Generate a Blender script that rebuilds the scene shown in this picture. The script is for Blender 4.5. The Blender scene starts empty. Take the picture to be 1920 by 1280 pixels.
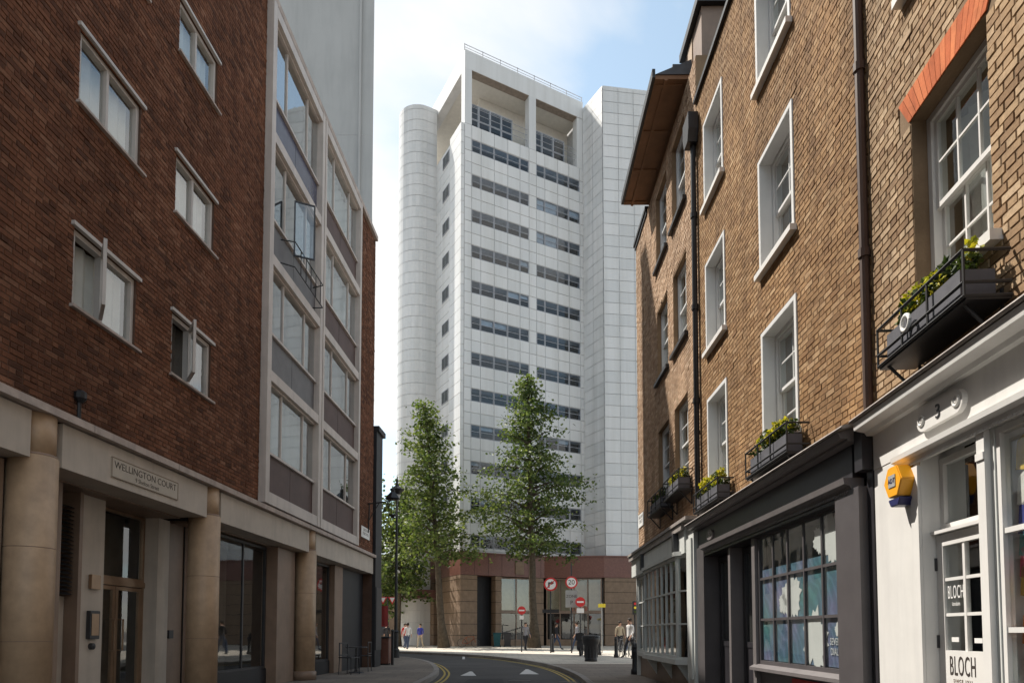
import bpy, bmesh, math, random
from mathutils import Vector, Matrix
R = math.radians
random.seed(7)
scene = bpy.context.scene
col = scene.collection

# ------------------------------------------------------------------ camera
CAM_H = 1.12
cam_d = bpy.data.cameras.new('camera'); cam = bpy.data.objects.new('camera', cam_d); col.objects.link(cam)
cam.location = (0, 0, CAM_H); cam.rotation_euler = (R(92.9), 0, 0)
cam_d.sensor_width = 36; cam_d.lens = 23.625; cam_d.shift_y = 0.2506
cam_d.clip_start = 0.05; cam_d.clip_end = 3000
scene.camera = cam

# ------------------------------------------------------------------ sun + sky
SUN = Vector((-1.25, 1.0, 2.2)).normalized()
sun_d = bpy.data.lights.new('sun', 'SUN'); sun = bpy.data.objects.new('sun', sun_d); col.objects.link(sun)
sun_d.energy = 2.8; sun_d.angle = R(0.55); sun_d.color = (1.0, 0.94, 0.85)
sun.rotation_euler = SUN.to_track_quat('Z', 'Y').to_euler(); sun.location = (-30, 25, 60)
world = bpy.data.worlds.new('World'); scene.world = world; world.use_nodes = True
wn = world.node_tree.nodes; wl = world.node_tree.links; wn.clear()
def wnode(t, **k):
    n = wn.new(t)
    for a, b in k.items(): setattr(n, a, b)
    return n
sky = wnode('ShaderNodeTexSky', sky_type='NISHITA', sun_disc=False)
sky.sun_elevation = math.asin(SUN.z); sky.sun_rotation = math.atan2(SUN.x, SUN.y)
sky.altitude = 30; sky.air_density = 1.0; sky.dust_density = 0.5; sky.ozone_density = 1.0
tc = wnode('ShaderNodeTexCoord'); sep = wnode('ShaderNodeSeparateXYZ'); wl.new(tc.outputs['Generated'], sep.inputs[0])
mx = wnode('ShaderNodeMath', operation='MAXIMUM'); wl.new(sep.outputs['Z'], mx.inputs[0]); mx.inputs[1].default_value = 0.0
ad = wnode('ShaderNodeMath', operation='ADD'); wl.new(mx.outputs[0], ad.inputs[0]); ad.inputs[1].default_value = 0.18
dvx = wnode('ShaderNodeMath', operation='DIVIDE'); wl.new(sep.outputs['X'], dvx.inputs[0]); wl.new(ad.outputs[0], dvx.inputs[1])
dvy = wnode('ShaderNodeMath', operation='DIVIDE'); wl.new(sep.outputs['Y'], dvy.inputs[0]); wl.new(ad.outputs[0], dvy.inputs[1])
cmb = wnode('ShaderNodeCombineXYZ'); wl.new(dvx.outputs[0], cmb.inputs[0]); wl.new(dvy.outputs[0], cmb.inputs[1])
CLOUD_OFF = (5.47, 4.8, 0.0)
mp = wnode('ShaderNodeMapping'); wl.new(cmb.outputs[0], mp.inputs[0]); mp.inputs['Location'].default_value = CLOUD_OFF
n1 = wnode('ShaderNodeTexNoise'); n1.inputs['Scale'].default_value = 1.1; n1.inputs['Detail'].default_value = 9; n1.inputs['Roughness'].default_value = 0.52
n1.inputs['Distortion'].default_value = 0.35
wl.new(mp.outputs[0], n1.inputs['Vector'])
cr = wnode('ShaderNodeValToRGB'); cr.color_ramp.elements[0].position = 0.45; cr.color_ramp.elements[1].position = 0.575
wl.new(n1.outputs[0], cr.inputs[0])
cm = wnode('ShaderNodeMix', data_type='RGBA')
wl.new(cr.outputs[0], cm.inputs['Factor']); hs = wnode('ShaderNodeHueSaturation'); hs.inputs['Saturation'].default_value = 0.72; hs.inputs['Hue'].default_value = 0.478; wl.new(sky.outputs[0], hs.inputs['Color']); wl.new(hs.outputs[0], cm.inputs['A']); cm.inputs['B'].default_value = (4.6, 4.58, 4.5, 1)
bg = wnode('ShaderNodeBackground'); bg.inputs['Strength'].default_value = 0.082; wl.new(cm.outputs['Result'], bg.inputs['Color'])
wo = wnode('ShaderNodeOutputWorld'); wl.new(bg.outputs[0], wo.inputs['Surface'])
vs = scene.view_settings
vs.view_transform = 'Standard'; vs.look = 'None'; vs.gamma = 1.0; vs.use_curve_mapping = False; vs.exposure = 1.5

# ------------------------------------------------------------------ helpers
def tag(o, label=None, cat=None, group=None, kind=None):
    if label: o['label'] = label
    if cat: o['category'] = cat
    if group: o['group'] = group
    if kind: o['kind'] = kind
    return o
def empty(name, loc=(0, 0, 0), rz=0, label=None, cat=None, group=None, kind=None):
    o = bpy.data.objects.new(name, None); col.objects.link(o); o.location = loc; o.rotation_euler = (0, 0, rz)
    o.empty_display_size = 0.2
    return tag(o, label, cat, group, kind)
def copy_tree(o, parent=None):
    c = o.copy(); col.objects.link(c); c.parent = parent
    for ch in list(o.children): copy_tree(ch, c)
    return c

class MB:
    def __init__(s): s.v = []; s.f = []; s.m = []
    def face(s, pts, mi=0):
        n = len(s.v); s.v += [tuple(p) for p in pts]; s.f.append(tuple(range(n, n + len(pts)))); s.m.append(mi); return s
    def box(s, x0, x1, y0, y1, z0, z1, mi=0, skip=''):
        n = len(s.v)
        s.v += [(x0,y0,z0),(x1,y0,z0),(x1,y1,z0),(x0,y1,z0),(x0,y0,z1),(x1,y0,z1),(x1,y1,z1),(x0,y1,z1)]
        F = dict(b=(3,2,1,0), t=(4,5,6,7), f=(0,1,5,4), k=(2,3,7,6), l=(3,0,4,7), r=(1,2,6,5))
        for k, q in F.items():
            if k in skip: continue
            s.f.append(tuple(n + i for i in q)); s.m.append(mi)
        return s
    def prism(s, poly, z0, z1, mi=0):            # poly in xy, counter-clockwise
        n = len(s.v); k = len(poly)
        s.v += [(p[0], p[1], z0) for p in poly] + [(p[0], p[1], z1) for p in poly]
        s.f.append(tuple(n + i for i in reversed(range(k)))); s.m.append(mi)
        s.f.append(tuple(n + k + i for i in range(k))); s.m.append(mi)
        for i in range(k):
            j = (i + 1) % k; s.f.append((n + i, n + j, n + k + j, n + k + i)); s.m.append(mi)
        return s
    def prismy(s, poly, y0, y1, mi=0):           # poly in xz, extruded along y
        n = len(s.v); k = len(poly)
        s.v += [(p[0], y0, p[1]) for p in poly] + [(p[0], y1, p[1]) for p in poly]
        s.f.append(tuple(n + i for i in range(k))); s.m.append(mi)
        s.f.append(tuple(n + k + i for i in reversed(range(k)))); s.m.append(mi)
        for i in range(k):
            j = (i + 1) % k; s.f.append((n + j, n + i, n + k + i, n + k + j)); s.m.append(mi)
        return s
    def prismx(s, poly, x0, x1, mi=0):           # profile in yz, extruded along x
        n = len(s.v); k = len(poly)
        s.v += [(x0, p[0], p[1]) for p in poly] + [(x1, p[0], p[1]) for p in poly]
        s.f.append(tuple(n + i for i in reversed(range(k)))); s.m.append(mi)
        s.f.append(tuple(n + k + i for i in range(k))); s.m.append(mi)
        for i in range(k):
            j = (i + 1) % k; s.f.append((n + i, n + j, n + k + j, n + k + i)); s.m.append(mi)
        return s
    def tube(s, pts, rad, seg=8, cap=True, mi=0):
        pts = [Vector(p) for p in pts]
        if not isinstance(rad, (list, tuple)): rad = [rad] * len(pts)
        rings = []; prev = None
        for i, p in enumerate(pts):
            a = pts[max(i - 1, 0)]; b = pts[min(i + 1, len(pts) - 1)]; t = (b - a).normalized()
            if prev is None:
                ref = Vector((0, 0, 1)) if abs(t.z) < .9 else Vector((1, 0, 0))
                x = t.cross(ref).normalized()
            else: x = (prev - t * prev.dot(t)).normalized()
            prev = x; y = t.cross(x); n = len(s.v)
            for k in range(seg):
                a_ = 2 * math.pi * k / seg; s.v.append(tuple(p + (x * math.cos(a_) + y * math.sin(a_)) * rad[i]))
            rings.append(n)
        for i in range(len(rings) - 1):
            for k in range(seg):
                j = (k + 1) % seg; s.f.append((rings[i] + k, rings[i] + j, rings[i + 1] + j, rings[i + 1] + k)); s.m.append(mi)
        if cap:
            s.f.append(tuple(rings[0] + k for k in reversed(range(seg)))); s.m.append(mi)
            s.f.append(tuple(rings[-1] + k for k in range(seg))); s.m.append(mi)
        return s
    def lathe(s, prof, c=(0, 0, 0), seg=16, mi=0, a0=0, a1=2 * math.pi):   # prof: (r, z)
        full = abs(a1 - a0 - 2 * math.pi) < 1e-6; K = seg if full else seg + 1; n = len(s.v)
        for r, z in prof:
            for k in range(K):
                a = a0 + (a1 - a0) * k / seg; s.v.append((c[0] + r * math.cos(a), c[1] + r * math.sin(a), c[2] + z))
        for i in range(len(prof) - 1):
            for k in range(seg):
                j = (k + 1) % K
                s.f.append((n + i * K + k, n + i * K + j, n + (i + 1) * K + j, n + (i + 1) * K + k)); s.m.append(mi)
        if full:
            if prof[0][0] > 1e-4: s.f.append(tuple(n + k for k in reversed(range(K)))); s.m.append(mi)
            if prof[-1][0] > 1e-4: s.f.append(tuple(n + (len(prof) - 1) * K + k for k in range(K))); s.m.append(mi)
        return s
    def torus(s, c, R_, r, axis='y', seg=20, sub=6, mi=0):
        pts = []
        for k in range(seg + 1):
            a = 2 * math.pi * k / seg
            if axis == 'y': pts.append((c[0] + R_ * math.cos(a), c[1], c[2] + R_ * math.sin(a)))
            elif axis == 'x': pts.append((c[0], c[1] + R_ * math.cos(a), c[2] + R_ * math.sin(a)))
            else: pts.append((c[0] + R_ * math.cos(a), c[1] + R_ * math.sin(a), c[2]))
        return s.tube(pts, r, sub, cap=False, mi=mi)
    def disc(s, c, r, axis='y', seg=20, mi=0, flip=False):
        pts = []
        for k in range(seg):
            a = 2 * math.pi * k / seg * (-1 if flip else 1)
            if axis == 'y': pts.append((c[0] + r * math.cos(a), c[1], c[2] + r * math.sin(a)))
            else: pts.append((c[0] + r * math.cos(a), c[1] + r * math.sin(a), c[2]))
        return s.face(pts, mi)
    def mesh(s, name, mats, smooth=False):
        me = bpy.data.meshes.new(name); me.from_pydata(s.v, [], s.f)
        if not isinstance(mats, (list, tuple)): mats = [mats]
        for m in mats: me.materials.append(m)
        if len(mats) > 1: me.polygons.foreach_set('material_index', s.m)
        if smooth: me.polygons.foreach_set('use_smooth', [True] * len(me.polygons))
        me.update(); return me
    def build(s, name, mats, parent=None, smooth=False, kind=None, bevel=0):
        me = s.mesh(name, mats, smooth)
        if bevel:
            bm = bmesh.new(); bm.from_mesh(me); bmesh.ops.remove_doubles(bm, verts=bm.verts, dist=1e-5)
            bmesh.ops.bevel(bm, geom=list(bm.edges), offset=bevel, segments=2, affect='EDGES', clamp_overlap=True)
            bm.to_mesh(me); bm.free()
        o = bpy.data.objects.new(name, me); col.objects.link(o); o.parent = parent
        if kind: o['kind'] = kind
        return o
def inst(name, me, parent, loc, scale=(1, 1, 1), rot=(0, 0, 0)):
    o = bpy.data.objects.new(name, me); col.objects.link(o); o.parent = parent; o.location = loc; o.scale = scale; o.rotation_euler = rot
    return o
def text_mesh(name, body, size, mat, parent, loc, rot=(R(90), 0, 0), sx=1.0, extrude=0.003, align='CENTER', space=1.0):
    cu = bpy.data.curves.new(name, 'FONT'); cu.body = body; cu.size = size; cu.extrude = extrude; cu.align_x = align; cu.align_y = 'CENTER'
    cu.space_character = space; cu.resolution_u = 3
    t = bpy.data.objects.new('tmp', cu); col.objects.link(t)
    dg = bpy.context.evaluated_depsgraph_get(); me = bpy.data.meshes.new_from_object(t.evaluated_get(dg))
    bpy.data.objects.remove(t); me.materials.clear(); me.materials.append(mat); me.name = name
    return inst(name, me, parent, loc, (sx, 1, 1), rot)

# ------------------------------------------------------------------ materials
def S(r, g, b):
    f = lambda c: (c / 255 / 12.92) if c / 255 <= .04045 else ((c / 255 + .055) / 1.055) ** 2.4
    return (f(r), f(g), f(b), 1)
def newmat(name):
    m = bpy.data.materials.new(name); m.use_nodes = True
    nt = m.node_tree; b = nt.nodes['Principled BSDF']; return m, nt, b
def N(nt, t, **k):
    n = nt.nodes.new(t)
    for a, b in k.items(): setattr(n, a, b)
    return n
def mix(nt, fac, a, b, mode='MIX'):
    n = N(nt, 'ShaderNodeMix', data_type='RGBA', blend_type=mode)
    for sock, v in (('Factor', fac), ('A', a), ('B', b)):
        if hasattr(v, 'is_output'): nt.links.new(v, n.inputs[sock])
        else: n.inputs[sock].default_value = v
    return n.outputs['Result']
def noise(nt, scale, detail=4, rough=.55, coord='Object', vec=None, stretch=None):
    n = N(nt, 'ShaderNodeTexNoise'); n.inputs['Scale'].default_value = scale; n.inputs['Detail'].default_value = detail; n.inputs['Roughness'].default_value = rough
    if vec is None:
        t = N(nt, 'ShaderNodeTexCoord'); vec = t.outputs[coord]
    if stretch:
        mp_ = N(nt, 'ShaderNodeMapping'); mp_.inputs['Scale'].default_value = stretch; nt.links.new(vec, mp_.inputs[0]); vec = mp_.outputs[0]
    nt.links.new(vec, n.inputs['Vector']); return n.outputs[0]
def ramp(nt, fac, stops):
    r = N(nt, 'ShaderNodeValToRGB'); e = r.color_ramp.elements
    while len(e) < len(stops): e.new(.5)
    for i, (p, c) in enumerate(stops): e[i].position = p; e[i].color = c
    nt.links.new(fac, r.inputs[0]); return r.outputs[0]
def bump(nt, b, h, strength, dist=.01):
    n = N(nt, 'ShaderNodeBump'); n.inputs['Strength'].default_value = strength; n.inputs['Distance'].default_value = dist
    nt.links.new(h, n.inputs['Height']); nt.links.new(n.outputs[0], b.inputs['Normal'])
def plain(name, c, rough=.6, spec=.4, metal=0, var=.18, scale=3.0, bmp=0, coord='Object', stain=0, bscale=40):
    m, nt, b = newmat(name); b.inputs['Roughness'].default_value = rough; b.inputs['Specular IOR Level'].default_value = spec; b.inputs['Metallic'].default_value = metal
    nz = noise(nt, scale, 6, .6, coord)
    c1 = tuple(min(1, x * (1 + var)) for x in c[:3]) + (1,); c0 = tuple(x * (1 - var) for x in c[:3]) + (1,)
    out = ramp(nt, nz, [(.3, c0), (.7, c1)])
    if stain:
        s2 = noise(nt, 1.6, 5, .6, coord, stretch=(3.0, 3.0, .35))
        f = ramp(nt, s2, [(.45, (1, 1, 1, 1)), (.75, (1 - stain, 1 - stain, 1 - stain * .95, 1))])
        out = mix(nt, 1.0, out, f, 'MULTIPLY')
    nt.links.new(out, b.inputs['Base Color'])
    if bmp: bump(nt, b, noise(nt, bscale, 5, .6, coord), bmp)
    return m
def brickmat(name, stops, island=True, rough=.9, wear=.35, streak=None):
    m, nt, b = newmat(name); b.inputs['Roughness'].default_value = rough; b.inputs['Specular IOR Level'].default_value = .2
    if island:
        g = N(nt, 'ShaderNodeNewGeometry'); rnd = g.outputs['Random Per Island']
    else:
        g = N(nt, 'ShaderNodeObjectInfo'); rnd = g.outputs['Random']
    base = ramp(nt, rnd, stops)
    g2 = N(nt, 'ShaderNodeNewGeometry')
    big = noise(nt, .55, 5, .6, vec=g2.outputs['Position'])
    f = ramp(nt, big, [(.3, (.72, .70, .68, 1)), (.7, (1.12, 1.1, 1.08, 1))])
    out = mix(nt, .8, base, f, 'MULTIPLY')
    fine = noise(nt, 38, 5, .65, vec=g2.outputs['Position'])
    f2 = ramp(nt, fine, [(.3, (1 - wear, 1 - wear, 1 - wear, 1)), (.72, (1.1, 1.1, 1.1, 1))])
    out = mix(nt, .75, out, f2, 'MULTIPLY')
    st_n = noise(nt, 1.0, 5, .65, vec=g2.outputs['Position'], stretch=(2.6, 2.6, .28))
    out = mix(nt, .85, out, ramp(nt, st_n, [(.34, (.68, .66, .64, 1)), (.55, (1.02, 1.02, 1.02, 1)), (.75, (1.12, 1.1, 1.06, 1))]), 'MULTIPLY')
    spk = noise(nt, 5.5, 3, .7, vec=g2.outputs['Position'])
    out = mix(nt, .8, out, ramp(nt, spk, [(.30, (.74, .72, .70, 1)), (.5, (1, 1, 1, 1)), (.74, (1.18, 1.16, 1.12, 1))]), 'MULTIPLY')
    nt.links.new(out, b.inputs['Base Color'])
    bump(nt, b, noise(nt, 90, 4, .6, vec=g2.outputs['Position']), .35, .006)
    return m
def glassmat(name, tint=(.95, .97, .97, 1), rough=.02, boost=0.14, ior=1.5):
    m, nt, b = newmat(name); nt.nodes.remove(b); o = nt.nodes['Material Output']
    fr = N(nt, 'ShaderNodeFresnel'); fr.inputs['IOR'].default_value = ior
    ad_ = N(nt, 'ShaderNodeMath', operation='ADD'); nt.links.new(fr.outputs[0], ad_.inputs[0]); ad_.inputs[1].default_value = boost; ad_.use_clamp = True
    gb = N(nt, 'ShaderNodeNewGeometry'); ff = N(nt, 'ShaderNodeMath', operation='SUBTRACT'); ff.inputs[0].default_value = 1.0; nt.links.new(gb.outputs['Backfacing'], ff.inputs[1])
    fm_ = N(nt, 'ShaderNodeMath', operation='MULTIPLY'); nt.links.new(ad_.outputs[0], fm_.inputs[0]); nt.links.new(ff.outputs[0], fm_.inputs[1]); ad_ = fm_
    t = N(nt, 'ShaderNodeBsdfTransparent'); t.inputs[0].default_value = tint
    g = N(nt, 'ShaderNodeBsdfGlossy'); g.inputs['Roughness'].default_value = rough; g.inputs[0].default_value = (.96, .97, .97, 1)
    g2 = N(nt, 'ShaderNodeNewGeometry'); bp = N(nt, 'ShaderNodeBump'); bp.inputs['Strength'].default_value = .05; bp.inputs['Distance'].default_value = .02
    nt.links.new(noise(nt, 1.8, 2, .5, vec=g2.outputs['Position']), bp.inputs['Height']); nt.links.new(bp.outputs[0], g.inputs['Normal'])
    mx_ = N(nt, 'ShaderNodeMixShader'); nt.links.new(ad_.outputs[0], mx_.inputs[0]); nt.links.new(t.outputs[0], mx_.inputs[1]); nt.links.new(g.outputs[0], mx_.inputs[2])
    nt.links.new(mx_.outputs[0], o.inputs['Surface']); return m
def leafmat(name, stops, trans=.35):
    m, nt, b = newmat(name); o = nt.nodes['Material Output']
    g = N(nt, 'ShaderNodeNewGeometry'); c = ramp(nt, g.outputs['Random Per Island'], stops)
    nt.links.new(c, b.inputs['Base Color']); b.inputs['Roughness'].default_value = .55; b.inputs['Specular IOR Level'].default_value = .3
    t = N(nt, 'ShaderNodeBsdfTranslucent'); nt.links.new(mix(nt, 1.0, c, (1.3, 1.35, .7, 1), 'MULTIPLY'), t.inputs[0])
    mx_ = N(nt, 'ShaderNodeMixShader'); mx_.inputs[0].default_value = trans
    nt.links.new(b.outputs[0], mx_.inputs[1]); nt.links.new(t.outputs[0], mx_.inputs[2]); nt.links.new(mx_.outputs[0], o.inputs['Surface'])
    return m

RED_STOPS = [(0, (.102, .047, .029, 1)), (.3, (.164, .069, .039, 1)), (.6, (.192, .082, .046, 1)), (.85, (.22, .10, .058, 1)), (1, (.255, .13, .082, 1))]
TAN_STOPS = [(0, (.235, .130, .060, 1)), (.25, (.295, .170, .079, 1)), (.55, (.335, .199, .095, 1)), (.85, (.38, .235, .118, 1)), (1, (.45, .30, .17, 1))]
YEL_STOPS = [(0, (.25, .155, .088, 1)), (.3, (.35, .235, .138, 1)), (.65, (.42, .295, .180, 1)), (1, (.52, .39, .26, 1))]
PAL_STOPS = [(0, (.43, .285, .185, 1)), (.4, (.52, .36, .24, 1)), (.75, (.58, .41, .28, 1)), (1, (.63, .47, .34, 1))]
m_red_i = brickmat('red_brick', RED_STOPS); m_red_o = brickmat('red_brick_single', RED_STOPS, False)
m_tan_i = brickmat('tan_brick', TAN_STOPS); m_tan_o = brickmat('tan_brick_single', TAN_STOPS, False)
m_yel_i = brickmat('yellow_brick', YEL_STOPS); m_yel_o = brickmat('yellow_brick_single', YEL_STOPS, False)
m_pal_i = brickmat('pale_brick', PAL_STOPS); m_pal_o = brickmat('pale_brick_single', PAL_STOPS, False)
m_orange = brickmat('orange_rubbed_brick', [(0, (.48, .125, .045, 1)), (.5, (.56, .155, .058, 1)), (1, (.62, .20, .08, 1))], False, wear=.15)
m_mort_red = plain('dark_mortar', (.11, .068, .052), .95, .1, bmp=.4)
m_mort_tan = plain('sandy_mortar', (.27, .18, .11), .95, .1, bmp=.4)
m_mort_yel = plain('lime_mortar', (.20, .14, .09), .95, .1, bmp=.4)
m_shell = plain('dark_interior', (.035, .032, .03), .9, .1)
m_white = plain('white_paint', (.69, .675, .65), .45, .4, var=.05, stain=.12)
m_white2 = plain('white_gloss_frame', (.66, .66, .65), .4, .4, var=.05)
m_cream_frame = plain('cream_frame', (.50, .46, .43), .5, .4, var=.08, stain=.15)
m_bayframe = plain('bay_frame_paint', (.54, .48, .44), .5, .4, var=.08, stain=.2)
m_render = plain('white_render', (.47, .47, .46), .85, .2, var=.05, scale=.6, stain=.10, bmp=.15, bscale=8)
m_stone = plain('grey_stone', (.47, .41, .35), .6, .3, var=.10, scale=2.2, stain=.15, bmp=.1)
m_tanstone = plain('polished_tan_stone', (.42, .29, .185), .5, .45, var=.16, scale=5, stain=.12, bmp=.05)
m_brownstone = plain('brown_stone_panel', (.24, .165, .12), .45, .4, var=.14, scale=3, stain=.15)
m_ledge = plain('ledge_stone', (.44, .37, .33), .8, .2, var=.18, scale=6, stain=.25, bmp=.3)
m_black = plain('black_iron', (.018, .018, .02), .45, .4, var=.2)
m_darkmetal = plain('dark_metal', (.05, .05, .055), .45, .4, metal=.3)
m_brass = plain('bronze_metal', (.30, .20, .13), .4, .5, metal=.6)
m_plaque = plain('stone_nameplate', (.45, .40, .335), .6, .3, var=.08)
m_ink = plain('dark_lettering', (.05, .04, .035), .7, .2, var=.1)
m_fade = plain('faded_lettering', (.22, .17, .13), .8, .1, var=.1)
m_brownsp = plain('brown_spandrel', (.105, .07, .065), .55, .2, var=.2, scale=1.5)
m_skysp = plain('sky_reflection_spandrel', (.075, .08, .125), .25, .5, var=.2, scale=1.5)  # blue sky reflection put into the spandrel's own colour
m_graysp = plain('grey_spandrel', (.15, .145, .15), .5, .25, var=.15)
m_curtain = plain('pale_curtain', (.52, .52, .49), .9, .1, var=.12, scale=2)
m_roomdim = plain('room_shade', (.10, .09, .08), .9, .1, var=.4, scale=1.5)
m_blind = plain('cream_blind', (.30, .25, .17), .85, .1, var=.1)
m_glass = glassmat('window_glass')
m_glass_bay = glassmat('bay_glass', (.85, .9, .92, 1), boost=.30)
m_glass_t = glassmat('tower_glass', (.8, .86, .93, 1), boost=.03)
m_glass_s = glassmat('shop_glass', (.95, .97, .97, 1), boost=.07)
m_charcoal = plain('charcoal_shop_paint', (.086, .078, .081), .38, .45, var=.10, scale=4, stain=.15)
m_charcoal_l = plain('mid_grey_shop_paint', (.16, .145, .145), .4, .45, var=.10, scale=4, stain=.15)
m_charcoal_d = plain('black_shop_paint', (.028, .026, .030), .35, .45, var=.15)
m_sage = plain('pale_sage_paint', (.60, .615, .59), .5, .4, var=.06, stain=.12)
m_lead = plain('lead_flashing', (.27, .24, .22), .6, .4, var=.3, scale=14, bmp=.4, bscale=25)
m_slate = plain('roof_slate', (.07, .075, .085), .6, .3, var=.25, scale=6)
m_soffit = plain('brown_soffit', (.22, .115, .06), .65, .3, var=.18, scale=2, stain=.15)
m_annex = plain('black_cladding', (.018, .018, .022), .5, .35, var=.2)
m_panel = None
m_joint = plain('panel_joint', (.56, .565, .57), .8, .2)
m_towcream = plain('cream_render', (.72, .69, .63), .8, .2, var=.06)
m_granite = plain('red_granite', (.165, .07, .052), .4, .45, var=.2, scale=8)
m_podstone = plain('podium_stone', (.235, .165, .115), .75, .25, var=.14, scale=3, stain=.12, bmp=.2)
m_twframe = plain('tower_window_frame', (.36, .37, .40), .5, .4)
m_yellow = plain('alarm_yellow', (.80, .36, .015), .4, .45, var=.04)
m_blue = plain('alarm_blue', (.02, .022, .10), .4, .45, var=.1)
m_trough = plain('grey_planter', (.10, .10, .115), .55, .35, var=.15, scale=8)
m_signred = plain('sign_red', (.55, .03, .03), .45, .4, var=.06)
m_signwhite = plain('sign_white', (.75, .74, .72), .45, .4, var=.04)
m_signgrey = plain('sign_back_grey', (.32, .32, .31), .5, .4, var=.08)
m_signyel = plain('sign_yellow', (.75, .6, .05), .5, .4, var=.05)
m_bark = plain('plane_bark', (.085, .068, .05), .9, .15, var=.35, scale=6, bmp=.6, bscale=14)
m_leaf = leafmat('plane_leaves', [(0, (.030, .052, .016, 1)), (.35, (.068, .104, .030, 1)), (.7, (.115, .155, .048, 1)), (1, (.20, .23, .085, 1))])
m_leaf_b = leafmat('yellow_green_leaves', [(0, (.040, .065, .018, 1)), (.4, (.085, .125, .034, 1)), (.75, (.14, .18, .055, 1)), (1, (.22, .25, .09, 1))])
m_box = leafmat('box_leaves', [(0, (.016, .030, .009, 1)), (.5, (.042, .070, .018, 1)), (1, (.10, .13, .03, 1))], .2)
m_flower = leafmat('yellow_flower_leaves', [(0, (.16, .19, .02, 1)), (.5, (.42, .38, .03, 1)), (1, (.62, .52, .06, 1))], .3)
m_skin = plain('skin', (.42, .25, .18), .6, .3, var=.05)
m_hair = plain('dark_hair', (.03, .022, .016), .7, .3)
def cloth(name, c): return plain(name, c, .85, .15, var=.12, scale=9)

def panelmat():
    m, nt, b = newmat('white_tower_panel'); b.inputs['Roughness'].default_value = .42; b.inputs['Specular IOR Level'].default_value = .4
    oi = N(nt, 'ShaderNodeObjectInfo'); ge = N(nt, 'ShaderNodeNewGeometry')
    ad_ = N(nt, 'ShaderNodeMath', operation='ADD'); nt.links.new(oi.outputs['Random'], ad_.inputs[0]); nt.links.new(ge.outputs['Random Per Island'], ad_.inputs[1])
    fr_ = N(nt, 'ShaderNodeMath', operation='FRACT'); nt.links.new(ad_.outputs[0], fr_.inputs[0])
    c = ramp(nt, fr_.outputs[0], [(0, (.63, .635, .635, 1)), (.5, (.68, .68, .675, 1)), (1, (.71, .705, .70, 1))])
    st = noise(nt, .5, 5, .65, vec=ge.outputs['Position'], stretch=(2.2, 2.2, .12))
    c = mix(nt, .9, c, ramp(nt, st, [(.36, (.88, .875, .86, 1)), (.58, (1, 1, 1, 1))]), 'MULTIPLY')
    nt.links.new(c, b.inputs['Base Color']); return m
m_panel = panelmat()
# asphalt, paving
def ground_mat(name, c, scale=30, var=.25, blocks=None, rough=.9):
    m, nt, b = newmat(name); b.inputs['Roughness'].default_value = rough; b.inputs['Specular IOR Level'].default_value = .3
    g = N(nt, 'ShaderNodeNewGeometry'); P = g.outputs['Position']
    fine = noise(nt, scale, 6, .7, vec=P)
    c0 = tuple(x * (1 - var) for x in c) + (1,); c1 = tuple(x * (1 + var) for x in c) + (1,)
    out = ramp(nt, fine, [(.3, c0), (.7, c1)])
    big = noise(nt, .5, 5, .6, vec=P)
    out = mix(nt, .7, out, ramp(nt, big, [(.35, (.72, .72, .72, 1)), (.65, (1.15, 1.14, 1.12, 1))]), 'MULTIPLY')
    h = fine
    if blocks:
        bt = N(nt, 'ShaderNodeTexBrick'); nt.links.new(P, bt.inputs['Vector']); bt.inputs['Scale'].default_value = 1
        bt.inputs['Brick Width'].default_value = blocks[0]; bt.inputs['Row Height'].default_value = blocks[1]; bt.inputs['Mortar Size'].default_value = .008
        bt.inputs['Color1'].default_value = (.86, .85, .84, 1); bt.inputs['Color2'].default_value = (1.12, 1.1, 1.08, 1); bt.inputs['Mortar'].default_value = (.45, .43, .41, 1)
        out = mix(nt, .9, out, bt.outputs[0], 'MULTIPLY')
    nt.links.new(out, b.inputs['Base Color']); bump(nt, b, h, .4, .01); return m
m_asphalt = ground_mat('asphalt', (.082, .077, .076), 60)
m_pave = ground_mat('york_stone_paving', (.21, .18, .155), 25, .18, (.75, .55))
m_pave_l = ground_mat('pale_granite_paving', (.52, .48, .42), 25, .14, (.6, .4))
m_kerb = ground_mat('granite_kerb', (.27, .25, .235), 40, .2, (.9, 4))
m_ylw = plain('yellow_road_paint', (.44, .33, .10), .8, .2, var=.25, scale=12)
m_wht = plain('white_road_paint', (.58, .57, .55), .8, .2, var=.2, scale=12)
m_earth = ground_mat('far_ground', (.16, .15, .14), 12)

# ------------------------------------------------------------------ frames: front view, x right, y into the building, z up
def frame(O, d):
    d = Vector((d[0], d[1])).normalized(); return (O[0], O[1], 0), math.atan2(d.y, d.x), d
def to_world(fr, u, v, z):
    (ox, oy, _), rz, d = fr; return Vector((ox + u * d.x - v * d.y, oy + u * d.y + v * d.x, z))
PITCH = R(2.9)
def pix(P):
    z = P.z - CAM_H; fw = P.y * math.cos(PITCH) + z * math.sin(PITCH); up = -P.y * math.sin(PITCH) + z * math.cos(PITCH)
    if fw < .1: return (-1e5, -1e5)
    return 960 + 1260 * P.x / fw, 1121.2 - 1260 * up / fw

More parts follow.
